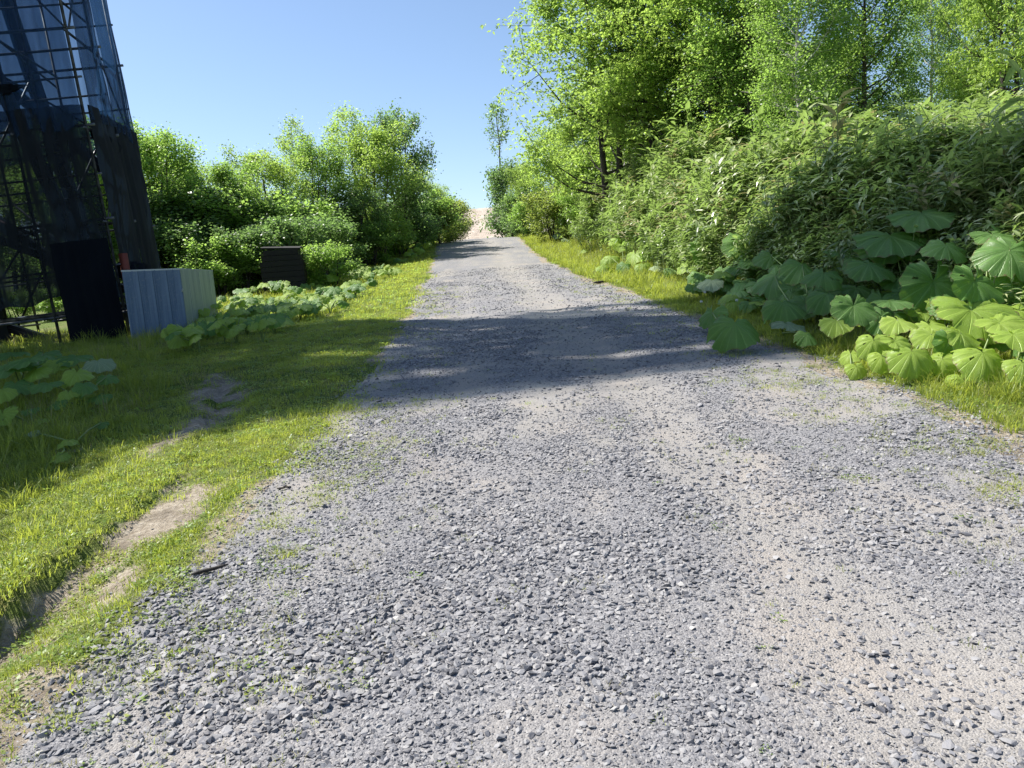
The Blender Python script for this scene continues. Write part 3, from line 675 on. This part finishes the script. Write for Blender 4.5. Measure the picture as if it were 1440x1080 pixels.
place_group([(1312, 396, 42, .62, 'g', 3, CAMW+.05, D(66)), (1262, 395, 26, .55, 'g', 0, CAMW, D(25)), (1240, 420, 26, .45, 'g', 1, CAMW-.5, D(45))], 'butterbur with one big round dark leaf facing the road')
place_group([(1408, 345, 38, .72, 'g', 3, CAMW+.2, D(55)), (1425, 390, 34, .6, 'g', 1, CAMW, D(45)), (1385, 372, 20, .6, 'g', 0, CAMW, D(20))], 'butterbur with dark leaves beside the bamboo grass at the right frame edge')
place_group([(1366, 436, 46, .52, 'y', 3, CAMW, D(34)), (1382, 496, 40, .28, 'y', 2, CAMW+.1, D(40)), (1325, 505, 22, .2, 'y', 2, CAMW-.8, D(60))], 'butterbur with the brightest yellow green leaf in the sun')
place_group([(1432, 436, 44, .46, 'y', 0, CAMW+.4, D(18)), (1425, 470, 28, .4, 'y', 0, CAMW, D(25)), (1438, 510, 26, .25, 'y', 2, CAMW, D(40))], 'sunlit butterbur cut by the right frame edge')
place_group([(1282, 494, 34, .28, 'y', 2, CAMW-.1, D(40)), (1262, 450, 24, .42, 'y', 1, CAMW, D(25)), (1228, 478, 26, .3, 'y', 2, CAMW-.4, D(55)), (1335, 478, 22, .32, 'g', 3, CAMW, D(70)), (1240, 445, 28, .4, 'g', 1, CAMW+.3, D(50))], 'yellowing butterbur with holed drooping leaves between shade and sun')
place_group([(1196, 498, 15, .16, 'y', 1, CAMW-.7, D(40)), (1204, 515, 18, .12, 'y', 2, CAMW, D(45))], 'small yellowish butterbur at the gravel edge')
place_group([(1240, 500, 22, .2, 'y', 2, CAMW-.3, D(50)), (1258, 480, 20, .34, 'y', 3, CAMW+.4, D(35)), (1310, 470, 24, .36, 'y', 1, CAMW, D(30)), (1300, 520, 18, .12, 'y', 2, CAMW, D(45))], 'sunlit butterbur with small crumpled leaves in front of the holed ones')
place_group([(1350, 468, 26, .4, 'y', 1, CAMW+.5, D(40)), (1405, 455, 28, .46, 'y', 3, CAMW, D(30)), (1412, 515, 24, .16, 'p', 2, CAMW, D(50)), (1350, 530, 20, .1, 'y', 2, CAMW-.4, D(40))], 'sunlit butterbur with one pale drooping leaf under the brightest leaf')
place_group([(1296, 300, 40, 1.0, 'g', 0, CAMW-.3, D(22)), (1252, 332, 44, .95, 'g', 0, CAMW-.2, D(24)), (1222, 372, 34, .8, 'g', 1, CAMW+.3, D(30)), (1330, 345, 28, .9, 'g', 1, CAMW, D(35))], 'tallest butterbur, its huge leaves spread over the front of the bamboo grass')
place_group([(1370, 395, 34, .75, 'g', 3, CAMW+.3, D(60)), (1420, 352, 38, .9, 'g', 1, CAMW-.2, D(50)), (1345, 430, 26, .55, 'g', 1, CAMW, D(40)), (1395, 330, 26, .95, 'g', 0, CAMW, D(30))], 'tall dark butterbur rising behind the brightest leaf at the right')
place_group([(1128, 372, 30, .75, 'g', 2, CAMW+.3, D(38)), (1158, 385, 28, .7, 'g', 1, CAMW-.3, D(32)), (1085, 360, 24, .7, 'g', 1, CAMW, D(45)), (1200, 430, 28, .5, 'g', 3, CAMW, D(50))], 'dark butterbur standing between the cupped leaves and the huge ones')
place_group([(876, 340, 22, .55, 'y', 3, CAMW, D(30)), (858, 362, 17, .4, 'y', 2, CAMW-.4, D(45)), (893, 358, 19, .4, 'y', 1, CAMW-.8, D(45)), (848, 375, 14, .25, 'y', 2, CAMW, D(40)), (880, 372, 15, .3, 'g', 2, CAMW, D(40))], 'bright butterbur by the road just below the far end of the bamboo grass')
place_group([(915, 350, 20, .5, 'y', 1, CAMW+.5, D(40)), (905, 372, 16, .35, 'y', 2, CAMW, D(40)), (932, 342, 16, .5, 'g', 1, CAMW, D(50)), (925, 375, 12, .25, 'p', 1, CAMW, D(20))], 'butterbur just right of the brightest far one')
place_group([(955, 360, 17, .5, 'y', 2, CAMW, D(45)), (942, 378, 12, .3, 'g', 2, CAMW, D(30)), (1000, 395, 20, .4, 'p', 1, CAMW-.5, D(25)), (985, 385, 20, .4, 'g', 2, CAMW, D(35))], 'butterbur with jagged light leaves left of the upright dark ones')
place_group([(783, 330, 7, .5, 'p', 0, CAMW-.7, D(45)), (795, 336, 6, .3, 'p', 1, CAMW, D(30)), (822, 352, 6, .3, 'y', 1, CAMW, D(30))], 'tiny far butterbur with a pale leaf standing in the yellow grass')
# left foreground, in the tower's shade
place_group([(15, 515, 34, .45, 'g', 0, CAMW, D(10)), (40, 505, 26, .5, 'g', 0, CAMW-.4, D(12)), (14, 497, 22, .5, 'g', 0, CAMW, D(8))], 'butterbur with wide flat leaves at the left frame edge in shade')
place_group([(105, 502, 22, .42, 'g', 0, CAMW+.2, D(16)), (138, 508, 20, .38, 'p', 1, CAMW+.5, D(24)), (108, 524, 20, .36, 'y', 1, CAMW+.3, D(30)), (84, 508, 22, .4, 'y', 0, CAMW, D(20))], 'butterbur with pale edged leaves nearest the scaffold tower')
place_group([(66, 540, 20, .3, 'g', 0, CAMW, D(14)), (142, 556, 16, .16, 'g', 1, CAMW, D(18)), (122, 556, 10, .15, 'y', 0, CAMW, D(15))], 'low butterbur below the pale edged one')
place_group([(4, 582, 16, .22, 'y', 3, CAMW, D(40)), (44, 576, 12, .15, 'g', 0, CAMW, D(15)), (60, 590, 9, .12, 'y', 1, CAMW, D(20))], 'small butterbur seedling at the left frame edge')
place_group([(142, 595, 11, .10, 'g', 1, CAMW, D(20)), (96, 620, 13, .12, 'y', 1, CAMW, D(15)), (84, 640, 15, .10, 'y', 1, CAMW-.3, D(20)), (46, 608, 9, .12, 'p', 0, CAMW, D(20))], 'small scattered butterbur leaves low in the grass near the sunlit edge')
place_group([(60, 498, 24, .42, 'g', 1, CAMW, D(25)), (22, 540, 20, .3, 'g', 1, CAMW+.4, D(30)), (50, 520, 22, .38, 'y', 1, CAMW-.5, D(30)), (4, 548, 18, .3, 'y', 2, CAMW, D(25))], 'butterbur with folded leaves between the two flat leaved ones at the left edge')
place_group([(118, 540, 18, .3, 'g', 2, CAMW+.3, D(30)), (96, 552, 15, .24, 'y', 1, CAMW, D(28)), (80, 566, 14, .18, 'g', 1, CAMW-.4, D(25)), (150, 530, 14, .26, 'g', 1, CAMW+.6, D(30))], 'low butterbur clump beside the trodden soil right of the left edge plants')
# the bed below the left trees
GL = 'butterbur plants in the bed below the left trees'
rows = []; ZN = ['at the foot of the box', 'beside the box corner', 'between the box and the shed', 'left below the shed', 'right below the shed', 'past the shed', 'halfway up to the crest', 'near its upper end', 'at its last narrow tip']
for px in range(265, 610, 14):
    lo = np.interp(px, [265, 330, 400, 470, 530, 570, 605], [468, 460, 446, 424, 392, 362, 345])
    hi = np.interp(px, [265, 330, 400, 470, 530, 570, 605], [446, 422, 400, 350, 338, 334, 335])
    k = max(1, int((lo-hi)/13))
    for j in range(k+1): rows.append((px+random.uniform(-6, 6), lo-(lo-hi)*j/(k+.01)-random.uniform(2, 8), j))
for i, (px, py, j) in enumerate(rows):
    h = random.uniform(.2, .4); b = at(px, py, h); b.z = gz(b.x, b.y)
    if b.y > 42: continue
    L = []
    for q in range(5):
        a = random.uniform(0, 6.28); rr = random.uniform(.08, .36)
        L.append((Vector((math.cos(a)*rr, math.sin(a)*rr, h*random.uniform(.7, 1.15))), random.uniform(.10, .19)*(1+.01*b.y), random.choice('ggyyyy'), random.choice((1, 1, 2, 3)), CAMW+random.uniform(-1.1, 1.1), random.uniform(.35, 1.0)))  # mostly bright leaf copies, painting sun onto the bed
    butterbur(b, L, '%s butterbur, %s row of the left bed, %s' % (('fresh green', 'pale', 'lush', 'yellow green')[i % 4], ('front', 'second', 'third', 'back', 'rearmost', 'rearmost', 'rearmost')[min(j, 6)], ZN[min(8, int((px-262)/38))]), GL)
# random fill on the right behind the placed ones
GR = 'butterbur plants filling the shaded foot of the bank'
for i in range(44):
    y = random.uniform(4.8, 13.5); x = float(toe(y))+random.uniform(-.35, .75); h = random.uniform(.25, .5); b = Vector((x, y, gz(x, y)))
    L = []
    for q in range(4):
        a = random.uniform(0, 6.28); rr = random.uniform(.1, .3)
        L.append((Vector((math.cos(a)*rr, math.sin(a)*rr, h*random.uniform(.6, 1.1))), random.uniform(.13, .25), random.choice('gggy'), random.choice((0, 1, 2, 3)), CAMW+random.uniform(-.9, .9), random.uniform(.2, .8)))
    butterbur(b, L, '%s butterbur at the foot of the bamboo bank, %s' % (('dense', 'low', 'dark', 'loose')[i % 4], ('behind the sunlit leaves', 'right of the round dark leaf', 'beneath the huge flat leaves', 'left of the huge flat leaves', 'behind the fan shaped leaf', 'behind the cupped leaves', 'left of the cupped leaves', 'toward the far bright plants', 'nearest the far bright plants')[min(8, int((y-4.8)))]), GR)

# dandelion clocks on thin stems among the shaded grass
N = NT('seed_head'); N.set(Base_Color=(.75, .75, .72), Roughness=.9); M_seed = N.m
def clock_mesh():
    m = MB(); r = random.Random(4)
    for i in range(60):
        d = Vector((r.gauss(0, 1), r.gauss(0, 1), r.gauss(0, 1))).normalized(); s = d.orthogonal().normalized()*.003
        e = d*.02; t = d.cross(s)
        m.add([e-s, e+s, e+t, d*.004], [(0, 1, 2), (0, 1, 3)])
    return m.build('seed_head', M_seed)
CK = clock_mesh()
for i, (px, py, d) in enumerate([(990, 400, 'highest'), (991, 411, 'second highest'), (1047, 369, 'one beside the cupped leaves'), (1036, 422, 'one above the fan shaped leaf'), (986, 424, 'lowest'), (1046, 396, 'one under the cupped leaves')]):
    p = at(px, py, .28); b = Vector((p.x, p.y, gz(p.x, p.y))); o = empty('dandelion_clock', b, label='white dandelion clock by the right butterbur, %s' % d, cat='dandelion', group='dandelion clocks in the shaded grass')
    m = MB(); m.tube([(0, 0, 0), (.01, 0, .15), (p-b)], .0025, 4, False); obj('stem', m.build('stem', M_stalk), o); h = obj('seed_head', CK, o, loc=p-b)
# fallen sticks
def stick(px, py, ln, ang, rad, label):
    p = at(px, py); o = None; m = MB(); d = Vector((math.cos(ang), math.sin(ang), 0)); pts = []
    for i in range(6):
        q = Vector((p.x, p.y, 0))+d*ln*(i/5-.5)+Vector((-d.y, d.x, 0))*random.uniform(-.006, .006); pts.append(Vector((q.x, q.y, gz(q.x, q.y)+rad+.008)))
    c = pts[0].copy(); m.tube([q-c for q in pts], [rad*.5, rad, rad*1.05, rad, rad*.85, rad*.35], 7)
    tag(obj('stick', m.build('stick', M_barkdark, True), loc=c), label=label, cat='stick')
stick(296, 806, .17, .45, .009, 'dark bark covered stick lying on the gravel at the left')
stick(400, 690, .09, .3, .006, 'short brown twig at the edge of the grass above the dark stick')
stick(843, 399, .30, .3, .03, 'short dark log at the right road edge below the far butterbur')

# ------------------------------------------------------------------ near-black shed standing in for a dark hollow under the left trees
N = NT('hollow_dark_timber'); g = N.n('ShaderNodeTexCoord').outputs['Object']; mp = N.n('ShaderNodeMapping', {'Vector': g, 'Scale': (2, 2, 14)})
N.set(Base_Color=N.ramp(N.noise(mp.outputs[0], 4, 5), [(.3, (.006, .0055, .005)), (.7, (.018, .016, .014))]), Roughness=.85); M_timber = N.m  # planks near black so that they read as the dark hollow
b = atY(402, 400, 23.0); b = Vector((b.x, b.y, gz(b.x, b.y)))
shed = empty('hollow_shed', b, .12, label='small dark timber shed standing in for a dark hollow under the left trees', cat='shed')
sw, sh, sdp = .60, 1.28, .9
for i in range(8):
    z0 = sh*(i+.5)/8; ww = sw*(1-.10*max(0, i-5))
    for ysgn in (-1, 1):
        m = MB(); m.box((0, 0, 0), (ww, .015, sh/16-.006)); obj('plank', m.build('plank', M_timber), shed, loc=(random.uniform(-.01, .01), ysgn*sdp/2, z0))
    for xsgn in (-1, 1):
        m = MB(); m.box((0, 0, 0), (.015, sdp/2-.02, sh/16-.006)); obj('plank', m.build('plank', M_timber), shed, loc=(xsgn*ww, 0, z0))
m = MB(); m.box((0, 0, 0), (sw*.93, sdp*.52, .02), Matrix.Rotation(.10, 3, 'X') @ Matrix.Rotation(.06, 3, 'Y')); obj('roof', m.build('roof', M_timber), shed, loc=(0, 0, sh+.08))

# ------------------------------------------------------------------ grey blue box beside the tower
def zinc(name, c0, c1):
    N = NT(name); g = N.n('ShaderNodeTexCoord').outputs['Object']; mp = N.n('ShaderNodeMapping', {'Vector': g, 'Scale': (9, 9, .5)})
    a = N.noise(mp.outputs[0], 1.6, 5, .6); b_ = N.noise(g, 30, 3)
    col = N.ramp(a, [(.32, c0), (.68, c1)]); col = N.mix(N.ramp(b_, [(.55, (0, 0, 0)), (.8, (.25, .25, .25))]), col, (.45, .44, .40))
    N.set(Base_Color=col, Roughness=.55); return N.m
M_zb = zinc('weathered_blue_grey_board', (.075, .12, .20), (.17, .23, .33)); M_zg = zinc('weathered_grey_green_board', (.22, .27, .255), (.36, .40, .37))
N = NT('pale_edge_trim'); N.set(Base_Color=(.5, .52, .52), Roughness=.5); M_trim = N.m
YB = 13.6
pA = at(186, 478); pB = at(264, 466); pC = atY(306, 440, pB.y+2.3); 
pA = Vector((pA.x, pA.y, 0)); pB = Vector((pB.x, pB.y, 0)); pC = Vector((pC.x, pC.y, 0)); pD = pA+(pC-pB)
zt = atY(251, 378, pB.y).z; zb = min(gz(p.x, p.y) for p in (pA, pB, pC, pD))-.1
crate = empty('storage_box', (pB.x, pB.y, gz(pB.x, pB.y)), label='large weathered blue grey box with a pale green right side beside the scaffold tower', cat='box')
c0 = Vector(crate.location)
def wall_panels(P, Q, n, mat):
    d = (Q-P); ln = d.length; d.normalize(); nrm = Vector((d.y, -d.x, 0)); rz = math.atan2(d.y, d.x)
    for i in range(n):
        m = MB(); w = ln/n/2-.004; m.box((0, 0, 0), (w, .015, (zt-zb)/2)); 
        m.box((random.uniform(-.1, .1), -.0165, 0), (.008, .004, (zt-zb)/2-.01))
        o = obj('panel', m.build('panel', mat), crate, rot=(0, 0, rz)); q = P+d*ln*(i+.5)/n - nrm*random.uniform(0, .004); o.location = Vector((q.x, q.y, (zt+zb)/2))-c0
wall_panels(pA, pB, 4, M_zb); wall_panels(pB, pC, 3, M_zg); wall_panels(pC, pD, 4, M_zg); wall_panels(pD, pA, 3, M_zb)
m = MB(); top = [Vector((p.x, p.y, zt+.012))-c0 for p in (pA, pB, pC, pD)]; bot = [t-Vector((0, 0, .03)) for t in top]
ctr = sum(top, Vector())/4; top = [ctr+(t-ctr)*1.02 for t in top]; bot = [t-Vector((0, 0, .03)) for t in top]
m.add(top+bot, [(0, 1, 2, 3), (7, 6, 5, 4), (0, 4, 5, 1), (1, 5, 6, 2), (2, 6, 7, 3), (3, 7, 4, 0)]); obj('lid', m.build('lid', M_trim), crate)
m = MB()
for k in range(2): m.tube([(0, 0, .02*k), (.03, -.01, .05)], .012, 6)
hw_ = pB+(pC-pB)*.0; o = obj('latch', m.build('latch', M_trim), crate, loc=Vector((pB.x+.0, pB.y-.03, zt-.45))-c0)
# white plastic bag at its foot
p = at(252, 468); m = MB(); bm = bmesh.new(); bmesh.ops.create_icosphere(bm, subdivisions=3, radius=.1)
for v in bm.verts:
    k = 1+.45*mnoise.noise(v.co*22)+.25*mnoise.noise(v.co*60); v.co = Vector((v.co.x*1.5*k, v.co.y*k, max(-.02, v.co.z*.62*k)))
me = bpy.data.meshes.new('plastic_bag'); bm.to_mesh(me); bm.free(); N = NT('white_film'); N.set(Base_Color=(.7, .72, .72), Roughness=.4); me.materials.append(N.m)
tag(obj('plastic_bag', me, loc=(p.x+.03, p.y-.15, gz(p.x, p.y-.15)+.03)), label='crumpled white plastic bag at the foot of the blue grey box', cat='bag')

# ------------------------------------------------------------------ scaffold tower with nets
N = NT('galvanised_pipe'); g = N.n('ShaderNodeTexCoord').outputs['Object']
N.set(Base_Color=N.ramp(N.noise(g, 8), [(.4, (.05, .055, .065)), (.75, (.18, .19, .2))]), Roughness=.5, Metallic=.5); M_pipe = N.m
N = NT('dark_painted_steel'); N.set(Base_Color=(.018, .022, .032), Roughness=.5); M_steel = N.m
N = NT('scaffold_board'); N.set(Base_Color=(.05, .045, .04), Roughness=.8); M_board = N.m
N = NT('orange_sling'); N.set(Base_Color=(.16, .03, .015), Roughness=.7); M_orange = N.m
N = NT('black_tarpaulin'); N.set(Base_Color=(.006, .008, .012), Roughness=1.0); N.b.inputs['Specular IOR Level'].default_value = .08; M_tarp = N.m
def net_mat(name, col, T0):
    N = NT(name); geo = N.n('ShaderNodeNewGeometry')
    lw = N.n('ShaderNodeLayerWeight', {'Blend': .5}).outputs['Facing']
    n1 = N.noise(geo.outputs['Position'], .9, 4); p = N.n('ShaderNodeMapping', {'Vector': geo.outputs['Position'], 'Scale': (3, 3, .4)})
    n2 = N.noise(p.outputs[0], 2.2, 4)
    t = N.n('ShaderNodeMath', {0: lw, 1: -.22, 2: T0}, operation='MULTIPLY_ADD').outputs[0]
    t = N.n('ShaderNodeMath', {0: n2, 1: .35, 2: t}, operation='MULTIPLY_ADD').outputs[0]
    t = N.n('ShaderNodeMath', {0: t, 1: .17}, operation='SUBTRACT', use_clamp=True).outputs[0]
    N.set(Base_Color=col, Roughness=.8)
    tr = N.n('ShaderNodeBsdfTransparent', {'Color': (.74, .87, 1, 1)}); tl = N.n('ShaderNodeBsdfTranslucent', {'Color': (col[0]*1.2, col[1]*1.4, col[2]*1.5, 1)})
    a = N.n('ShaderNodeMixShader', {0: .4}); N.L(N.b.outputs[0], a.inputs[1]); N.L(tl.outputs[0], a.inputs[2])
    mx = N.n('ShaderNodeMixShader'); N.L(t, mx.inputs[0]); N.L(a.outputs[0], mx.inputs[1]); N.L(tr.outputs[0], mx.inputs[2]); N.L(mx.outputs[0], N.out.inputs[0])
    return N.m
M_net = net_mat('blue_black_mesh_net', (.010, .034, .085), .33)
M_netd = net_mat('dark_mesh_net', (.003, .006, .011), .07)
A = at(183, 474); A.z = gz(A.x, A.y)
tower = empty('scaffold_tower', A, D(6), label='tall pipe scaffold tower wrapped in dark blue mesh netting at the left', cat='scaffold')
tower.rotation_euler = (0, D(-3.2), D(6))
BX = [0, -1.25, -2.7, -4.5, -6.3, -8.1, -9.9, -11.7, -13.6]; BY = [0, 1.3, 2.6]; LZ = [.55+1.72*k for k in range(16)]
TOPZ = lambda x: np.interp(x, [-13.6, -9, -4, 0], [27.2, 25.8, 25.0, 27.5])  # unseen bays and height shaped for the shade they cast
def pipe(a, b, r, name, mat=M_pipe, sides=6):
    a = Vector(a); b = Vector(b); m = MB(); m.tube([Vector(), b-a], r, sides); return obj(name, m.build(name, mat, True), tower, loc=a)
for x in BX:
    for y in BY: pipe((x, y, -.4), (x, y, float(TOPZ(x)) if y < 2 else 8.0), .03, 'standard')
for k, z in enumerate(LZ):
    xs = [x for x in BX if TOPZ(x) > z]
    if len(xs) < 2: continue
    for y in (BY if z < 8 else BY[:2]): pipe((.15, y, z+.05*(y > 0)), (min(xs)-.15, y, z+.05*(y > 0)), .026, 'ledger')
    for x in xs: pipe((x, -.12, z-.06), (x, (BY[-1] if z < 8 else BY[1])+.12, z-.06), .024, 'transom')
    if k >= 7:  # boards above the view, added to deepen the cast shade
        for j in range(3 if k % 2 else 1):
            for q in range(len(xs)-1):
                if (k*5+q*3+j) % 7 < (5 if 14 < z < 22 and q in (2, 3) else 2): continue
                m = MB(); m.box((0, 0, 0), ((xs[q]-xs[q+1])/2-.02, .2, .02)); obj('shade_deck_board', m.build('shade_deck_board', M_board), tower, loc=((xs[q]+xs[q+1])/2, .28+.45*j, z+.05))
    if k < 15 and TOPZ(-2.7) > LZ[min(15, k+1)]:
        pipe((0, -.05, z), (-1.25, -.05, z+1.72), .02, 'brace') if k % 2 else pipe((-2.7, -.05, z), (-1.25, -.05, z+1.72), .02, 'brace')
        pipe((.05, 0, z), (.05, 1.3, z+1.72), .02, 'brace') if k % 2 or z > 6 else pipe((.05, 2.6, z), (.05, 1.3, z+1.72), .02, 'brace')
for z in (1.4, 3.1, 4.85, 6.6):
    for y in (0, 1.3, 2.6): pipe((.1, y, z), (-8.2, y, z), .02, 'guard_rail')
for k, (xa, za, xb, zb_) in enumerate(((-.1, 0, -2.7, 3.2), (-2.7, .2, -.2, 4.0), (-.3, 4.2, -4.4, 7.4), (-4.5, .6, -1.3, 5.2), (-1.25, 5.4, -4.5, 9.0), (0, 6.2, -2.7, 9.2))):
    pipe((xa, 1.3 if k % 2 else 2.6, za), (xb, 1.3 if k % 2 else 2.6, zb_), .024, 'brace')
# heavy inclined steel members inside
def beam(a, b, w, h):
    a = Vector(a); b = Vector(b); d = b-a; q = d.to_track_quat('Z', 'Y'); m = MB(); M3 = q.to_matrix()
    w *= .75; h *= .75; m.box(d/2, (w/2, h/2, d.length/2), M3); m.box(d/2, (w*.8, .015, d.length/2-.02), M3)
    return obj('inclined_beam', m.build('inclined_beam', M_steel), tower, loc=a)
beam((-.45, 1.1, -.2), (-2.6, 1.4, 8.2), .26, .3); beam((-.6, 2.4, .3), (-6.5, 2.4, 6.5), .3, .32)
beam((.0, 1.1, .8), (-7, 1.2, 5.0), .16, .2); beam((-.2, 2.9, 3.0), (-7.5, 2.6, 12), .28, .3); beam((-1.6, 1.0, 0), (-7.5, 1.2, 3.0), .2, .22)
beam((-1.1, 2.7, -.2), (-2.3, 2.9, 10), .3, .3); beam((-2.6, .7, -.3), (-3.2, .9, 14), .3, .34)
pipe((.3, .7, .62), (-3.4, .6, .62), .05, 'handrail'); 
# nets: tier by tier, billowed between the pipes
def net(P, Q, z0, z1, mat, billow, seed, sag=0.0, hem=0.0, shade_holes=0):
    P = Vector(P); Q = Vector(Q); nu, nv = 16, 18; d = (Q-P); nrm = Vector((d.y, -d.x, 0)).normalized(); v = []; f = []
    for j in range(nv+1):
        for i in range(nu+1):
            u = i/nu; w = j/nv
            k = billow*math.sin(math.pi*u)*(.5+.5*math.sin(math.pi*w))+.05*(float(fbm(u*5+seed, w*3+seed*3, 3))-.5)*2+.02*math.sin(u*34+seed+2*w)
            zz = z0+(z1-z0)*w-sag*math.sin(math.pi*u)*(1-w)-hem*(1-w)*float(vnoise(u*4+seed, seed))
            p = P+d*u+nrm*(.05+k); v.append((p.x, p.y, zz))
    for j in range(nv):
        for i in range(nu):
            if shade_holes and float(fbm(i*.22+seed*3.1, j*.30+seed, 3)) > 1-shade_holes: continue
            a_ = j*(nu+1)+i; f.append((a_, a_+1, a_+nu+2, a_+nu+1))
    c = Vector(v[0]); return obj('net_panel', mesh('net_panel', [Vector(q)-c for q in v], f, mat, True), tower, loc=c)
sd = 0
for (z0, z1, mat) in ((.95, 4.35, M_netd), (4.1, 7.7, M_net), (7.6, 11.1, M_net), (11.0, 14.6, M_net), (14.5, 18.0, M_net), (17.9, 21.4, M_net), (21.3, 24.8, M_net), (24.7, 27.4, M_net)):
    for a_, b_ in tuple((BX[q+1], BX[q]) for q in range(len(BX)-1)):
        sd += 1; zz1 = min(z1, float(TOPZ((a_+b_)/2)))
        if zz1 <= z0+.5: continue
        tn = .53 if (14 < z0 < 22 and -7 < a_ < -2) else 0  # holes in unseen upper nets, shaped to dapple the shade
        net((a_, -.04, 0), (b_, -.04, 0), z0, zz1, mat, .06, sd, hem=.25, shade_holes=tn)
        if z0 > 4: net((a_, 2.66 if z0 < 7 else 1.36, 0), (b_, 2.66 if z0 < 7 else 1.36, 0), z0, zz1, mat, -.06, sd+50, hem=.25, shade_holes=tn)
        if z0 > 17 and a_ > -5: net((a_, 3.6, 0), (b_, 3.6, 0), z0, zz1, mat, -.06, sd+80, shade_holes=.4)  # extra nets out of view, added to widen the cast shade
    for a_, b_ in (((0, 1.3), (1.3, 2.6)) if z0 < 7 else ((0, 1.3), (1.3, 2.6), (2.6, 3.6)) if z0 > 17 else ((0, 1.3),)):  # top tiers reach deeper, out of view, to widen the shade
        sd += 1; net((.05, a_, 0), (.05, b_, 0), z0+.1, z1, mat, .08, sd, hem=.2)
# solid dark sheet on the foot of the near corner, bunched hem hanging at the upper tier, orange slings
def sheet(P, Q, z0, z1, seed):
    o = net(P, Q, z0, z1, M_tarp, .07, seed, hem=-.15); o.name = 'tarpaulin'; return o
sheet((-1.0, -.16, 0), (.02, -.16, 0), -.1, 1.9, 91)
sheet((.14, 0, 0), (.14, 2.6, 0), .1, 1.3, 95)
def bunch(cx_, cy_, cz, lx, ly, lz, seed):
    bm = bmesh.new(); bmesh.ops.create_icosphere(bm, subdivisions=4, radius=1)
    for v in bm.verts:
        k = 1+.35*mnoise.noise(Vector((v.co.x*3+seed, v.co.y*3, v.co.z*1.5)))+.12*math.sin(v.co.x*14+v.co.y*9); v.co = Vector((v.co.x*lx*k, v.co.y*ly*k, v.co.z*lz*k*(1.5 if v.co.z < 0 else .7)))
    me = bpy.data.meshes.new('net_bundle'); bm.to_mesh(me); bm.free(); me.materials.append(M_tarp)
    for p_ in me.polygons: p_.use_smooth = True
    return obj('net_bundle', me, tower, loc=(cx_, cy_, cz))
bunch(.02, .9, 3.9, .12, .7, .20, 1); bunch(-1.9, -.1, 4.75, .9, .07, .10, 2); bunch(.05, .8, 1.35, .16, .75, .20, 3)
pipe((.12, .1, .9), (.14, .12, 1.6), .09, 'sling', M_orange); pipe((-1.6, .8, 2.2), (-2.3, .8, 2.6), .04, 'sling', M_orange)
# added tree beside the tower, outside the picture, that completes the shade on the grass
shade_tree = empty('broadleaf_tree', (-9.8, 8.3, gz(-9.8, 8.3)), 1.0, label='unseen leafy tree added left of the road to shade the grass', cat='tree')
(w_, c_), h_ = VAR['bushA']; obj('trunk', w_, shade_tree); obj('crown', c_, shade_tree); shade_tree.scale = (1.15, 1.15, 1.5)
print('tower', A, 'shed', b, 'box', pA, pB, pC)
print('objects', len(bpy.data.objects))
